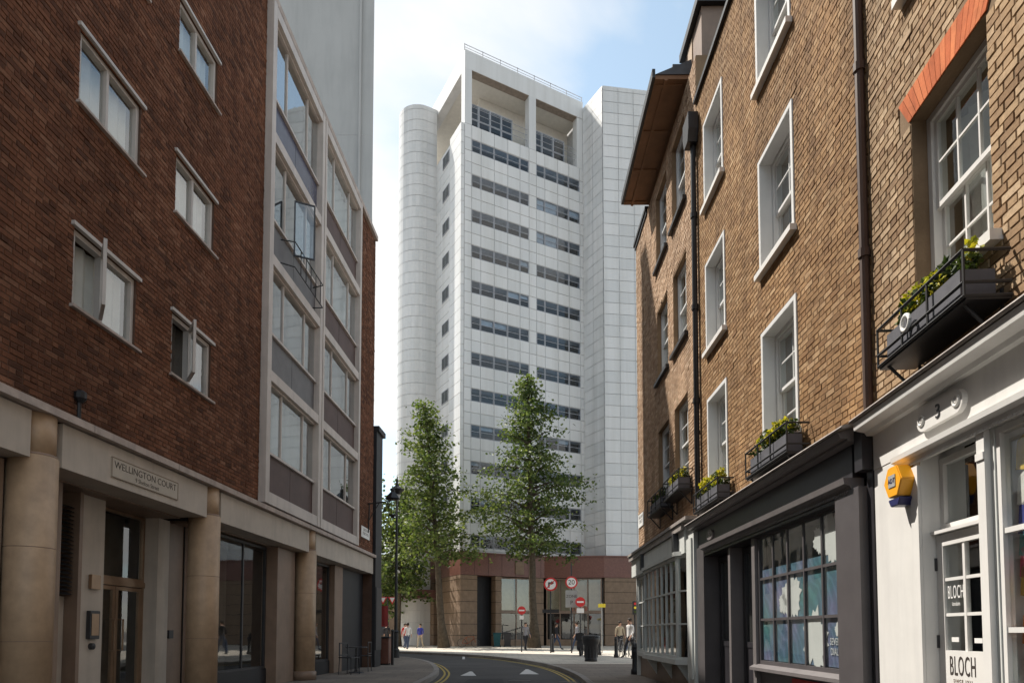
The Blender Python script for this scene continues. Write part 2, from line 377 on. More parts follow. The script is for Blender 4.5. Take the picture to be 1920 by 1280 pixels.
def wall_rects(u0, u1, z0, z1, ops):
    zs = sorted(set([z0, z1] + [max(z0, min(z1, z)) for o in ops for z in (o[2], o[3])]))
    out = []
    for a, b in zip(zs[:-1], zs[1:]):
        if b - a < 1e-4: continue
        zc = (a + b) / 2; cur = u0
        for o in sorted([o for o in ops if o[2] < zc < o[3]]):
            if o[0] > cur: out.append((cur, min(o[0], u1), a, b))
            cur = max(cur, o[1])
        if cur < u1: out.append((cur, u1, a, b))
    return out
def wall_core(parent, name, mat, u0, u1, z0, z1, ops, T=.45, rev=None, rev_mat=None):
    mb = MB()
    for a, b, c, d in wall_rects(u0, u1, z0, z1, ops): mb.face([(a, 0, c), (b, 0, c), (b, 0, d), (a, 0, d)])
    for o in ops:
        a, b, c, d = o[:4]; r = T
        mi = 1 if rev_mat else 0
        mb.face([(a, 0, c), (a, 0, d), (a, r, d), (a, r, c)], mi); mb.face([(b, 0, d), (b, 0, c), (b, r, c), (b, r, d)], mi)
        mb.face([(a, 0, d), (b, 0, d), (b, r, d), (a, r, d)], mi); mb.face([(b, 0, c), (a, 0, c), (a, r, c), (b, r, c)], mi)
    mb.face([(u0, T, z0), (u0, 0, z0), (u0, 0, z1), (u0, T, z1)]); mb.face([(u1, 0, z0), (u1, T, z0), (u1, T, z1), (u1, 0, z1)])
    mb.face([(u0, 0, z1), (u1, 0, z1), (u1, T, z1), (u0, T, z1)]); mb.face([(u0, T, z0), (u1, T, z0), (u1, 0, z0), (u0, 0, z0)])
    return mb.build(name, [mat, rev_mat] if rev_mat else mat, parent)

UNIT = {}
def unit_brick(m):
    if m.name not in UNIT:
        mb = MB(); b = .035
        # a block with a slightly worn (chamfered) front
        mb.v = [(0,0,0),(1,0,0),(1,0,1),(0,0,1),(b,-1,.06),(1-b,-1,.06),(1-b,-1,.94),(b,-1,.94)]
        mb.f = [(4,5,6,7),(0,1,5,4),(1,2,6,5),(2,3,7,6),(3,0,4,7)]; mb.m = [0]*5
        UNIT[m.name] = mb.mesh('brick', m)
    return UNIT[m.name]
def lay_bricks(fr, wall, u0, u1, z0, z1, ops, m_i, m_o, pitch=.075, bl=.225, hd=.1125, bond='flemish', limit=300, rough=1.0, field='brick_field', maxdist=1e9, joint=.010):
    rnd = random.Random(hash((round(u0, 2), round(z1, 2), bond)) & 0xffff)
    bricks = []; z = z0; row = 0
    while z + pitch * .5 < z1:
        zt = min(z + pitch, z1); zc = (z + zt) / 2
        ivs = []; cur = u0
        for o in sorted([o for o in ops if o[2] < zc < o[3]]):
            if o[0] > cur: ivs.append((cur, o[0]))
            cur = max(cur, o[1])
        if cur < u1: ivs.append((cur, u1))
        if bond == 'flemish': seq = [bl, hd]; off = (row % 2) * (bl + hd) / 2 + rnd.uniform(-.01, .01)
        else: seq = [bl]; off = (row % 2) * bl / 2 + rnd.uniform(-.012, .012)
        if bond == 'english' and row % 4 == 3: seq = [hd]; off = rnd.uniform(0, .05)
        x = u0 - off - .3; k = 0
        while x < u1:
            w = seq[k % len(seq)]; k += 1
            for a, b in ivs:
                p, q = max(x, a), min(x + w, b)
                if q - p > .03: bricks.append((p + joint / 2, q - joint / 2, z + joint / 2, zt - joint / 2))
            x += w
        z += pitch; row += 1
    cand = []
    for i, b in enumerate(bricks):
        P = to_world(fr, (b[0] + b[1]) / 2, 0, (b[2] + b[3]) / 2); px, py = pix(P)
        if -20 < px < 1940 and -20 < py < 1300: cand.append((P.length, i))
    cand.sort(); single = set(i for _, i in cand[:limit]); me = unit_brick(m_o)
    mb = MB()
    for i, b in enumerate(bricks):
        t = (.006 + rnd.random() * .006) * rough
        if rnd.random() < .06: t *= 1.7
        if i in single:
            inst('brick', me, wall, (b[0], 0.001, b[2]), (b[1] - b[0], t + .001, b[3] - b[2]), (0, rnd.uniform(-.006, .006), 0))
        else:
            j = lambda s=.0022: rnd.uniform(-s, s)
            n = len(mb.v); c = .004
            mb.v += [(b[0], .001, b[2]), (b[1], .001, b[2]), (b[1], .001, b[3]), (b[0], .001, b[3]),
                     (b[0] + c + j(), -t + j(), b[2] + c + j()), (b[1] - c + j(), -t + j(), b[2] + c + j()), (b[1] - c + j(), -t + j(), b[3] - c + j()), (b[0] + c + j(), -t + j(), b[3] - c + j())]
            mb.f += [(n+4,n+5,n+6,n+7),(n,n+1,n+5,n+4),(n+1,n+2,n+6,n+5),(n+2,n+3,n+7,n+6),(n+3,n,n+4,n+7)]; mb.m += [0]*5
    return mb.build(field, m_i, wall, kind='stuff')

PANE = {}
def pane(parent, m, a, b, v, c, d, name='pane', tilt=0):
    if m.name not in PANE:
        mb = MB(); mb.box(0, 1, 0, 1, 0, 1); PANE[m.name] = mb.mesh('pane', m)
    return inst(name, PANE[m.name], parent, (a, v, c), (b - a, .005, d - c))
def ring(mb, a, b, c, d, w, v0, v1, wb=None, wt=None, mi=0):
    wb = wb or w; wt = wt or w
    mb.box(a, b, v0, v1, c, c + wb, mi); mb.box(a, b, v0, v1, d - wt, d, mi)
    mb.box(a, a + w, v0, v1, c + wb, d - wt, mi); mb.box(b - w, b, v0, v1, c + wb, d - wt, mi)
def sash_window(bld, a, b, c, d, v=.1, cols=3, rows=2, fm=None, back=None, lining=0, sill=True, sillm=None, backv=.3, slide=0, lm=None):
    fm = fm or m_white2; sillm = sillm or m_white
    mb = MB(); fw = .055
    ring(mb, a + .001, b - .001, c + .001, d - .001, fw, v, v + .12)
    if lining:
        L_ = lining
        mb.box(a - L_, a - .002, -.022, -.0005, c, d + L_); mb.box(b + .002, b + L_, -.022, -.0005, c, d + L_); mb.box(a - .002, b + .002, -.022, -.0005, d + .002, d + L_)
        mb.box(a + .0005, a + .006, -.021, v, c, d - .006); mb.box(b - .006, b - .0005, -.021, v, c, d - .006); mb.box(a + .0005, b - .0005, -.021, v, d - .006, d - .0005)
    win = mb.build('window', fm, bld)
    mid = (c + d) / 2
    for top in (True, False):
        z0, z1 = (mid - .02 - (slide if top else 0), d - fw - (slide if top else 0)) if top else (c + fw, mid + .02)
        if top: z1 = d - fw
        vv = v + .025 if top else v + .065
        sb = MB(); x0, x1 = a + fw + .002, b - fw - .002; w = .04
        ring(sb, x0, x1, z0, z1, w, vv, vv + .036)
        gx = [(x0 + w) + (x1 - x0 - 2 * w) * i / cols for i in range(cols + 1)]; gz = [(z0 + w) + (z1 - z0 - 2 * w) * i / rows for i in range(rows + 1)]
        for x in gx[1:-1]: sb.box(x - .009, x + .009, vv + .004, vv + .03, z0 + w, z1 - w)
        for z in gz[1:-1]: sb.box(x0 + w, x1 - w, vv + .006, vv + .028, z - .009, z + .009)
        sb.build('sash', fm, win)
        for i in range(cols):
            for k in range(rows): pane(win, m_glass, gx[i], gx[i + 1], vv + .015, gz[k], gz[k + 1])
    if sill: MB().box(a - .09, b + .09, -.085, v, c - .075, c - .001).build('sill', sillm, win)
    if back:
        bk = MB(); n = 14                        # folded sheet: cloth when pale, dim room stand-in when dark
        prev = None
        for i in range(n + 1):
            x = a + .06 + (b - a - .12) * i / n; y = backv + (.018 if i % 2 else -.018)
            if prev: bk.face([(prev[0], prev[1], c + .05), (x, y, c + .05), (x, y, d - .05), (prev[0], prev[1], d - .05)])
            prev = (x, y)
        bk.build('curtain_or_dim_room', back, win)
    return win

# ================================================================== GROUND
def strip(name, mat, left, right, z, parent=None, kind='structure'):
    mb = MB()
    for i in range(len(left) - 1): mb.face([(*left[i], z), (*right[i], z), (*right[i + 1], z), (*left[i + 1], z)])
    return mb.build(name, mat, parent, kind=kind)
g = MB().face([(-1500, -1500, -.16), (1500, -1500, -.16), (1500, 1500, -.16), (-1500, 1500, -.16)]).build('ground', m_earth, kind='structure'); tag(g, 'pale grey ground reaching out to the horizon')
def smooth_pts(pts, n=6):
    out = []
    P = [Vector(p) for p in pts]; P = [P[0] * 2 - P[1]] + P + [P[-1] * 2 - P[-2]]
    for i in range(1, len(P) - 2):
        for k in range(n):
            t = k / n; a, b, c, d = P[i - 1], P[i], P[i + 1], P[i + 2]
            out.append(tuple(.5 * ((2 * b) + (c - a) * t + (2 * a - 5 * b + 4 * c - d) * t * t + (3 * b - a - 3 * c + d) * t ** 3)))
    out.append(tuple(P[-2])); return out
KL = smooth_pts([(-2.3, -12), (-2.2, 0), (-2.15, 10), (-2.08, 15), (-2.06, 18.2), (-2.38, 21.8), (-3.4, 27), (-5.4, 32), (-9, 36.2), (-16, 39.6), (-30, 43)])
KR = smooth_pts([(1.3, -12), (1.45, 0), (1.58, 10), (1.68, 15), (1.72, 18.4), (1.46, 22.4), (.80, 26.2), (-.6, 31), (-3.2, 35.8), (-9.5, 42), (-28, 51)])
road = strip('road', m_asphalt, KL, KR, -.115); tag(road, 'dark asphalt street curving away to the left')
def offset(pts, d):
    out = []
    for i, p in enumerate(pts):
        a = Vector(pts[max(i - 1, 0)]); b = Vector(pts[min(i + 1, len(pts) - 1)]); t = (b - a).normalized(); out.append((p[0] - t.y * d, p[1] + t.x * d))
    return out
def kerb(name, pts, side, label):
    o = offset(pts, side * .16); mb = MB()
    for i in range(len(pts) - 1):
        a, b, c, d = pts[i], pts[i + 1], o[i + 1], o[i]
        q = [(*a, 0), (*b, 0), (*c, 0), (*d, 0)] if side > 0 else [(*d, 0), (*c, 0), (*b, 0), (*a, 0)]
        mb.face(q)
        w = [(*a, 0), (*a, -.13), (*b, -.13), (*b, 0)]; mb.face(w if side > 0 else w[::-1])
    k = mb.build(name, m_kerb, kind='structure'); tag(k, label); return o
OL = kerb('kerb_left', KL, 1, 'pale granite kerb along the left pavement')
OR = kerb('kerb_right', KR, -1, 'pale granite kerb along the right pavement')
strip('pavement_left', m_pave, [(-40, p[1]) for p in OL], OL, -.004)['label'] = 'stone paved footway on the left'
near = [p for p in OR if p[1] < 24.5]; far = [p for p in OR if p[1] >= near[-1][1]]
strip('pavement_right', m_pave, near, [(14, p[1]) for p in near], -.004)['label'] = 'stone paved footway on the right'
mb = MB(); fr_ = [near[-1]] + [p for p in far if p != near[-1]]
mb.face([(*p, -.003) for p in reversed(fr_)] + [(fr_[0][0], fr_[0][1], -.003), (40, fr_[0][1], -.003), (40, 90, -.003), (-40, 90, -.003)][1:])
pz = mb.build('plaza_paving', m_pave_l, kind='structure'); tag(pz, 'pale granite paving in front of the white tower')
def line(name, pts, side, d0, w, mat, i0, i1):
    a = offset(pts, side * d0); b = offset(pts, side * (d0 + w)); mb = MB()
    for i in range(i0, i1):
        q = [(*a[i], -.110), (*a[i + 1], -.110), (*b[i + 1], -.110), (*b[i], -.110)]
        mb.face(q if side > 0 else q[::-1])
    return mb.build(name, mat, road)
for k in range(2):
    line('yellow_line', KR, 1, .12 + k * .13, .06, m_ylw, 0, 46); line('yellow_line', KL, -1, .14 + k * .13, .06, m_ylw, 0, 46)
for x0, x1, y0, y1, xa in ((-1.48, -1.02, 19.3, 21.4, -1.30), (.22, .80, 20.0, 22.7, .50)):
    MB().face([(x0, y0, -.110), (x1, y0, -.110), (xa + .04, y1, -.110), (xa - .04, y1, -.110)]).build('white_triangle', m_wht, road)
for q in ([(-2.30, 31.2), (-2.18, 31.2), (-2.42, 34.6), (-2.54, 34.6)],): MB().face([(*p, -.110) for p in q]).build('white_dash', m_wht, road)
m_patch = ground_mat('asphalt_patch', (.060, .057, .057), 70)
for q in ([(-1.2, 16.2), (-.2, 16.3), (-.25, 18.1), (-1.15, 18.0)], [(.5, 23.5), (1.0, 23.4), (.2, 27.5), (-.25, 27.3)]): MB().face([(*p, -.1125) for p in q]).build('tarmac_patch', m_patch, road)
MB().box(1.18, 1.60, 16.6, 17.0, -.113, -.107).build('drain_grate', m_darkmetal, road)
# manhole cover
MB().lathe([(0.001, .002), (.3, .002), (.3, 0)], (0.2, 17.4, -.113), 24).build('manhole_cover', m_darkmetal, road)

# ================================================================== LEFT: red brick apartment block
frL = frame((-5.6, 0), (60 / 1260, 1))
LB = empty('brick_apartment_block', frL[0], frL[1], 'red brick apartment block with stone columns and white framed window bay', 'building')
rowz = [(5.0, 5.95), (7.5, 8.42), (10.05, 10.9)]
lw = [(7.8, 9.02), (9.92, 11.1)]
opsL = [(a, b, c, d) for a, b in lw for c, d in rowz] + [(13.06, 19.78, 3.66, 14.05)]
wall = wall_core(LB, 'wall', m_mort_red, -9, 21.85, 3.64, 14.15, opsL)
lay_bricks(frL, wall, 4.0, 21.85, 3.645, 14.14, opsL, m_red_i, m_red_o, .066, .20, .098, 'english', rough=.9, joint=.009)
MB().box(-9, 21.85, -.09, .5, 14.15, 14.3).build('parapet_coping', m_ledge, LB)
MB().box(-9, 21.83, .46, 9, -.1, 14.12).build('inner_shell', m_shell, LB)
MB().face([(21.86, 0, 0), (21.86, 9, 0), (21.86, 9, 14.1), (21.86, 0, 14.1)]).build('end_wall', m_mort_red, LB)
# ledge stones
x = -9.0
while x < 21.8:
    e = min(x + 1.9, 21.9); MB().box(x, e - .012, -.13, .02, 3.55, 3.638).build('ledge_stone', m_ledge, LB); x = e
# fascia panels between columns
COLU = [3.45, 7.45, 11.28, 16.12]
ends = [-.5] + COLU + [21.87]
for i in range(len(ends) - 1):
    a = ends[i] + (.24 if i else 0); b = ends[i + 1] - (.24 if i < len(ends) - 2 else 0)
    MB().box(a, b, -.03, .42, 3.02, 3.535).build('fascia_panel', m_stone, LB)
    MB().box(a, b, .421, .98, 3.0, 3.05).build('soffit_panel', m_brownstone, LB)
def column(u):
    mb = MB(); r = .25
    mb.lathe([(r, 0), (r, 3.07)], (u, .13, 0), 28); c = mb.build('column', m_tanstone, LB, smooth=True)
    MB().lathe([(r + .035, 0), (r + .035, .18), (r + .005, .21)], (u, .13, 0), 28).build('base_ring', m_brownstone, c, smooth=True)
    for zj in (1.02, 2.05): MB().lathe([(r + .0015, 0), (r + .0015, .008)], (u, .13, zj), 28).build('joint_ring', m_brownstone, c, smooth=True)
    MB().lathe([(r - .012, 0), (r - .012, .03)], (u, .13, 3.068), 28).build('joint_ring', m_brownstone, c, smooth=True)
    MB().lathe([(r - .03, 0), (r - .03, .45)], (u, .13, 3.098), 28).build('drum', m_tanstone, c, smooth=True)
for u in COLU: column(u)
# window units in the brick
def casement(a, b, c, d, opened=False, refl=False):
    mb = MB(); v = .03; ring(mb, a + .002, b - .002, c + .002, d - .002, .06, v, v + .09)
    mid = a + (b - a) * .46; mb.box(mid - .025, mid + .025, v + .001, v + .085, c + .062, d - .062)
    mb.box(a - .06, b + .06, -.05, v - .001, d + .002, d + .05)
    w = mb.build('window', m_cream_frame, LB)
    MB().box(a - .05, b + .08, -.06, v, c - .035, c - .002).build('sill', m_ledge, w)
    pane(w, m_glass, mid + .025, b - .06, v + .045, c + .06, d - .06)
    if opened:
        cas = MB(); W = mid - a - .06; ring(cas, 0, W, c + .065, d - .065, .045, -.02, .02)
        co = cas.build('open_casement', m_cream_frame, w); co.location = (mid - .03, v - .02, 0); co.rotation_euler = (0, 0, R(180 + 38)); 
        p = pane(w, m_glass, 0, W - .09, 0, c + .11, d - .11); 
        p.location = (mid - .03 - math.cos(R(38)) * .045, v - .02 - math.sin(R(38)) * .045, c + .11); p.rotation_euler = (0, 0, R(180 + 38))
    else:
        pane(w, m_glass, a + .06, mid - .025, v + .045, c + .06, d - .06)
    bk = MB(); n = 12; pr = None
    for i in range(n + 1):
        x = a + .05 + (b - a - .1) * i / n; y = .2 + (.02 if i % 2 else -.02)
        if pr: bk.face([(pr[0], pr[1], c + .03), (x, y, c + .03), (x, y, d - .03), (pr[0], pr[1], d - .03)])
        pr = (x, y)
    bk.build('curtain_or_dim_room', m_roomdim if refl else m_curtain, w)  # the dark version stands in for the dim room behind the glass
for a, b in lw:
    for i, (c, d) in enumerate(rowz): casement(a, b, c, d, opened=(i == 0), refl=(i == 0 and a > 9))
# white framed bay: 2 columns x 4 rows
bay = MB(); B0, B1 = 13.08, 19.76
for a, b in ((B0, B0 + .19), (16.13, 16.30), (16.36, 16.48), (B1 - .16, B1)): bay.box(a, b, -.14, .12, 3.68, 14.03)
bay.box(16.30, 16.36, -.10, .12, 3.68, 14.03)
bands = [(3.68, 3.92), (6.18, 6.39), (8.58, 8.79), (11.15, 11.36), (13.80, 14.03)]
for c, d in bands:
    for a, b in ((B0 + .19, 16.13), (16.48, B1 - .16)): bay.box(a, b, -.13, .12, c, d)
bayo = bay.build('window_bay', m_bayframe, LB)
for ci, (a, b) in enumerate(((B0 + .19, 16.13), (16.48, B1 - .16))):
    for ri in range(4):
        c = bands[ri][1]; d = bands[ri + 1][0]; s = c + .80
        spm = m_brownsp if (ci or ri == 0) else (m_graysp if ri == 2 else (m_skysp if ri in (1, 3) else m_brownsp))
        if ci == 0 and ri == 1: spm = m_graysp
        h2 = (a + b) / 2
        for p, q in ((a, h2 - .008), (h2 + .008, b)): MB().box(p, q, .0, .03, c, s).build('spandrel', spm, bayo)
        fr2 = MB(); m1 = a + (b - a) * .30; m2 = a + (b - a) * .74
        for xm in (m1, m2): fr2.box(xm - .018, xm + .018, -.02, .05, s + .05, d - .04)
        fr2.box(a, b, -.06, .06, s, s + .05); fr2.box(a, b, -.05, .05, d - .04, d)
        fr2.build('glazing_frame', m_bayframe, bayo)
        xs = [a, m1 - .018, m1 + .018, m2 - .018, m2 + .018, b]
        for k in range(3): pane(bayo, m_glass_bay, xs[2 * k], xs[2 * k + 1], .01, s + .05, d - .04)
        bk = MB(); pr = None
        for i in range(25):
            x = a + (b - a) * i / 24; y = .26 + (.025 if i % 2 else -.025)
            if pr: bk.face([(pr[0], pr[1], c), (x, y, c), (x, y, d), (pr[0], pr[1], d)])
            pr = (x, y)
        bk.build('curtain_or_dim_room', m_curtain if (ci, ri) in ((1, 3), (1, 2), (0, 0)) else m_roomdim, bayo)  # dark sheets paint the unlit room, pale ones are curtains
# open black-framed casement with balcony rail in the bay
cas = MB(); ring(cas, 0, .45, 9.35, 10.6, .03, -.015, .015)
co = cas.build('open_casement', m_darkmetal, bayo); co.location = (14.35, -.13, 0); co.rotation_euler = (0, 0, R(-62))
MB().box(.03, .42, -.004, .004, 9.38, 10.57).build('casement_glass', m_glass, co)
MB().box(B0 + .19, B1 - .16, .13, .3, 3.66, 14.04).box(0, .01, 0, .01, 0, .01).build('bay_soffit', m_shell, bayo).hide_render = False
bpy.data.objects.remove(bpy.data.objects['bay_soffit'])
tb = MB()
for k in range(5): tb.tube([(14.35 + k * .32, -.30, 8.9), (14.35 + k * .32, -.30, 9.45)], .010, 6)
tb.tube([(13.9, -.02, 9.45), (14.0, -.30, 9.45), (15.8, -.30, 9.45), (15.9, -.02, 9.45)], .014, 6)
tb.tube([(13.9, -.02, 8.95), (14.0, -.30, 8.9), (15.8, -.30, 8.9), (15.9, -.02, 8.95)], .014, 6)
tb.build('balcony_rail', m_black, bayo)
# entrance between columns: recess at v = .95
RV = .95
ent = MB()
ent.box(7.4, 8.35, .44, .90, 0, 3.0)
ent.build('side_wall', m_brownstone, LB)
MB().box(9.0, 9.52, RV - .28, RV + .1, 0, 3.0).build('pier', m_stone, LB)
MB().box(10.95, 11.28, RV - .22, RV + .1, 0, 3.0).build('pier', m_stone, LB)
mb = MB(); mb.box(11.285, 12.35, RV - .12, RV + .1, 0, 3.0); pw = mb.build('stone_wall', m_brownstone, LB)
MB().box(11.9, 11.93, RV - .135, RV - .119, .02, 3.0).build('joint_strip', m_shell, pw)
MB().box(11.45, 11.58, RV - .16, RV - .121, 1.02, 1.16).build('key_box', m_darkmetal, pw)
# louvre beside pier
lou = MB(); lou.box(8.36, 8.42, .62, RV, 0, 3.0); lou.box(8.93, 8.995, .62, RV, 0, 3.0)
lo = lou.build('louvre_panel', m_brownstone, LB)
for k in range(22):
    MB().prismx([(.68, 1.62 + k * .055), (.70, 1.62 + k * .055), (.78, 1.66 + k * .055), (.76, 1.66 + k * .055)], 8.43, 8.92).build('slat', m_darkmetal, lo)
MB().box(8.43, 8.92, .80, RV, 0, 1.6).build('lower_panel', m_stone, lo); MB().box(8.6, 8.7, .77, .799, 1.2, 1.32).build('switch_plate', m_brass, lo)
# door screen
ds = MB(); a, b = 9.525, 10.945
ring(ds, a, b, 1.93, 2.99, .045, RV, RV + .06); ds.box(a, b, RV - .02, RV + .07, 1.84, 1.93); ds.box(a, a + .05, RV, RV + .06, 0, 1.84); ds.box(b - .05, b, RV, RV + .06, 0, 1.84)
dso = ds.build('door_screen', m_brass, LB); pane(dso, m_glass_s, a + .045, b - .045, RV + .03, 1.975, 2.945)
mid = (a + b) / 2
for p, q, hx in ((a + .055, mid - .006, mid - .10), (mid + .006, b - .055, mid + .10)):
    db = MB(); ring(db, p, q, .01, 1.83, .06, RV + .005, RV + .05, wb=.12); dr = db.build('door', m_brass, LB)
    pane(dr, m_glass_s, p + .06, q - .06, RV + .025, .13, 1.77)
    MB().tube([(hx, RV + .02, .85), (hx, RV - .06, .85), (hx, RV - .06, 1.32), (hx, RV + .02, 1.32)], .014, 8).build('handle', m_brass, dr)
MB().box(9.52, 10.95, RV + .35, RV + .37, 0, 3.0).build('lobby_back', m_roomdim, dso)
ic = MB().box(9.20, 9.40, RV - .33, RV - .281, 1.72, 1.92).build('entry_plate', m_brass, LB, bevel=.006)
ic2 = MB().box(9.18, 9.39, RV - .34, RV - .281, 1.03, 1.42).build('intercom', m_darkmetal, LB, bevel=.006)
MB().box(9.21, 9.36, RV - .346, RV - .341, 1.08, 1.38).build('intercom_face', m_brass, ic2)
MB().lathe([(.0, .0), (.045, 0), (.045, .05), (0.001, .06)], (0, 0, 0), 16).build('door_bell', m_darkmetal, LB).matrix_local = Matrix.Translation((9.28, RV - .28, .93)) @ Matrix.Rotation(R(90), 4, 'X')
# name plate
npl = MB().box(8.56, 10.13, -.044, -.031, 3.12, 3.385).build('name_plate', m_plaque, LB)
ed = MB(); ring(ed, 8.56, 10.13, 3.12, 3.385, .012, -.047, -.0445); ed.build('plate_border', m_fade, npl)
text_mesh('lettering', 'WELLINGTON COURT', .130, m_ink, npl, (9.345, -.0445, 3.29), sx=1.10, extrude=.001)
text_mesh('lettering', '9 Shelton Street', .085, m_ink, npl, (9.345, -.0445, 3.185), sx=1.0, extrude=.001)
# shop bays
def shopbay(a, b, v, gl0, gl1, z0=.35):
    s = MB(); ring(s, gl0, gl1, z0, 2.98, .05, v, v + .06); o = s.build('shop_window', m_darkmetal, LB)
    mid_ = gl0 + (gl1 - gl0) * .52; MB().box(mid_ - .02, mid_ + .02, v + .01, v + .05, z0 + .05, 2.93).build('mullion', m_darkmetal, o)
    pane(o, m_glass_s, gl0 + .05, mid_ - .02, v + .03, z0 + .05, 2.93); pane(o, m_glass_s, mid_ + .02, gl1 - .05, v + .03, z0 + .05, 2.93)
    MB().box(gl0, gl1, v - .03, v + .08, 0, z0 - .002).build('stall_riser', m_annex, o)
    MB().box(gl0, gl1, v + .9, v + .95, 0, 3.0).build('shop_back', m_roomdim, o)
    if gl1 < b - .05: MB().box(gl1 + .002, b, v - .25, v + .1, 0, 3.0).build('stone_wall', m_brownstone, LB)
    if gl0 > a + .05: MB().box(a, gl0 - .002, v - .05, v + .1, 0, 3.0).build('pier', m_stone, LB)
bpy.data.objects['inner_shell'].data.clear_geometry()
mb = MB(); mb.box(-9, 21.83, .46, 9, 3.06, 14.12); mb.box(-9, 21.83, 2.2, 9, -.1, 3.059)
tmp = mb.mesh('inner_shell', m_shell); bpy.data.objects['inner_shell'].data = tmp
shopbay(12.36, 15.75, .5, 12.42, 14.72); shopbay(16.3, 18.78, .4, 16.55, 18.75)
shopbay(3.4, 7.2, .5, 3.6, 7.0)
MB().box(18.76, 19.5, .25, .5, 0, 3.0).build('pier', m_brownstone, LB)
MB().box(19.51, 21.84, .30, .5, 0, 3.0).build('dark_panel', m_annex, LB)
# short rainwater pipe on the brick and floodlight
MB().tube([(7.92, -.05, 3.62), (7.92, -.05, 3.86)], .022, 8).lathe([(.03, 0), (.07, .05), (.07, .12), (.03, .15)], (7.92, -.06, 3.86), 10).build('uplighter', m_black, LB)
# street name plate
sn = empty('street_name_sign', to_world(frL, 20.9, -.02, 4.22), frL[1], 'small white street name plate on red brick under the wall lantern', 'sign')
MB().box(-.48, .48, -.012, .0, -.17, .17).build('plate', m_signwhite, sn)
text_mesh('lettering', 'SHELTON\nSTREET WC2', .12, m_ink, sn, (0, -.013, .02), extrude=.0005)

# dark corner shop at the end
an = empty('dark_corner_shop', to_world(frL, 21.9, -.10, 0), frL[1], 'narrow black clad corner shop at the end of the brick block', 'building')
MB().box(0, .80, 0, 7, 0, 7.75).build('wall', m_annex, an)
MB().box(-.02, .9, -.08, 7.05, 7.752, 7.92).build('coping', m_annex, an)
MB().box(.04, .76, -.03, -.001, .55, 2.6).build('shop_panel', m_darkmetal, an)
# white flank slab and the block behind
sl = empty('white_flank_tower', (0, 0, 0), 0, 'tall blank pale grey rendered flank wall rising behind the brick block', 'building')
mb = MB(); mb.prism([(-4.98, 23.2), (-5.14, 23.95), (-17, 23.95), (-17, 23.2)], 0, 25.6); sw = mb.build('wall', m_render, sl)
for zz in (18.9,): MB().box(-17, -4.99, 23.195, 23.199, zz, zz + .006).build('movement_joint', m_joint, sw)
MB().tube([(-5.45, 23.14, 8), (-5.45, 23.14, 25.4)], .045, 8).build('rainwater_pipe', m_render, sl)
MB().box(-17, -4.98, 23.2, 23.95, 25.602, 25.7).build('coping', m_stone, sl)
s2 = empty('side_street_block', (0, 0, 0), 0, 'unseen stone block behind the flank wall, shading the road', 'building')
mb = MB(); mb.prism([(-6.25, 28), (-9.25, 44), (-22, 44), (-22, 28)], 0, 24.6); mb.build('wall', m_stone, s2)  # unseen block, sized to cast the shadow over the near road
fr2_ = frame((-6.25, 28), (-3.0, 16))
for k in range(6):
    for r_ in range(7):
        q = MB(); a_ = 1.0 + k * 2.55; q.box(a_, a_ + 1.4, -.03, .0, 3.5 + r_ * 3, 5.3 + r_ * 3); w_ = q.build('window', m_darkmetal, s2)
        w_.location = fr2_[0]; w_.rotation_euler = (0, 0, fr2_[1])

# ================================================================== RIGHT HOUSES
dB = Vector((-8 / 1260, -1)).normalized()
frB = frame((3.40, 17.9), dB)
# ---- house C (far)
HC = empty('brick_corner_house', frB[0], frB[1], 'pale brick corner house with brown overhanging eaves and sage bow window shop', 'house')
wc = [(2.6, 3.68), (4.2, 5.28)]
czs = [(4.08, 5.72), (6.87, 8.52), (9.54, 11.25)]
opsC = [(a, b, c, d) for a, b in wc for c, d in czs]
wallC = wall_core(HC, 'wall', m_mort_tan, 0, 6.12, 3.2, 11.66, opsC)
lay_bricks(frB, wallC, 0, 6.12, 3.2, 11.65, opsC, m_pal_i, m_pal_o, .066, .20, .098, 'flemish', limit=0)
for i, (c, d) in enumerate(czs):
    for a, b in wc: sash_window(HC, a, b, c, d, .09, 2, 2, back=m_curtain if (i + int(a)) % 2 else m_roomdim, sillm=m_black, backv=.36)
MB().box(0.0, 6.1, .46, 8, -.1, 11.6).build('inner_shell', m_shell, HC)
MB().face([(-.001, 8, 0), (-.001, 0, 0), (-.001, 0, 11.66), (-.001, 8, 11.66)]).build('end_wall', m_mort_tan, HC)
MB().box(-.06, 1.62, -.07, .3, 11.662, 11.75).box(-.03, 1.62, -.04, .2, 11.56, 11.661).build('coping', m_black, HC)
MB().box(.05, 1.9, .45, 3, 11.67, 12.45).build('attic_wall', m_white, HC)
# brown soffit / eaves
eav = MB(); eav.box(1.62, 5.45, -.60, .6, 11.78, 11.86); ev = eav.build('eaves', m_soffit, HC)
for uu in (1.75, 2.9, 4.1, 5.3): MB().box(uu - .03, uu + .03, -.575, -.05, 11.755, 11.779).build('soffit_batten', m_soffit, ev)
MB().box(1.62, 5.45, -.42, -.36, 11.752, 11.779).build('soffit_batten', m_soffit, ev)
MB().box(1.60, 5.47, -.66, -.601, 11.80, 11.97).build('gutter', m_black, ev)
MB().prismx([(-.60, 11.861), (.9, 11.861), (.9, 12.5)], 1.6, 5.47).build('roof', m_slate, HC)
MB().box(3.9, 5.2, -.2, .5, 12.15, 12.3).build('roof_hatch', m_slate, HC)
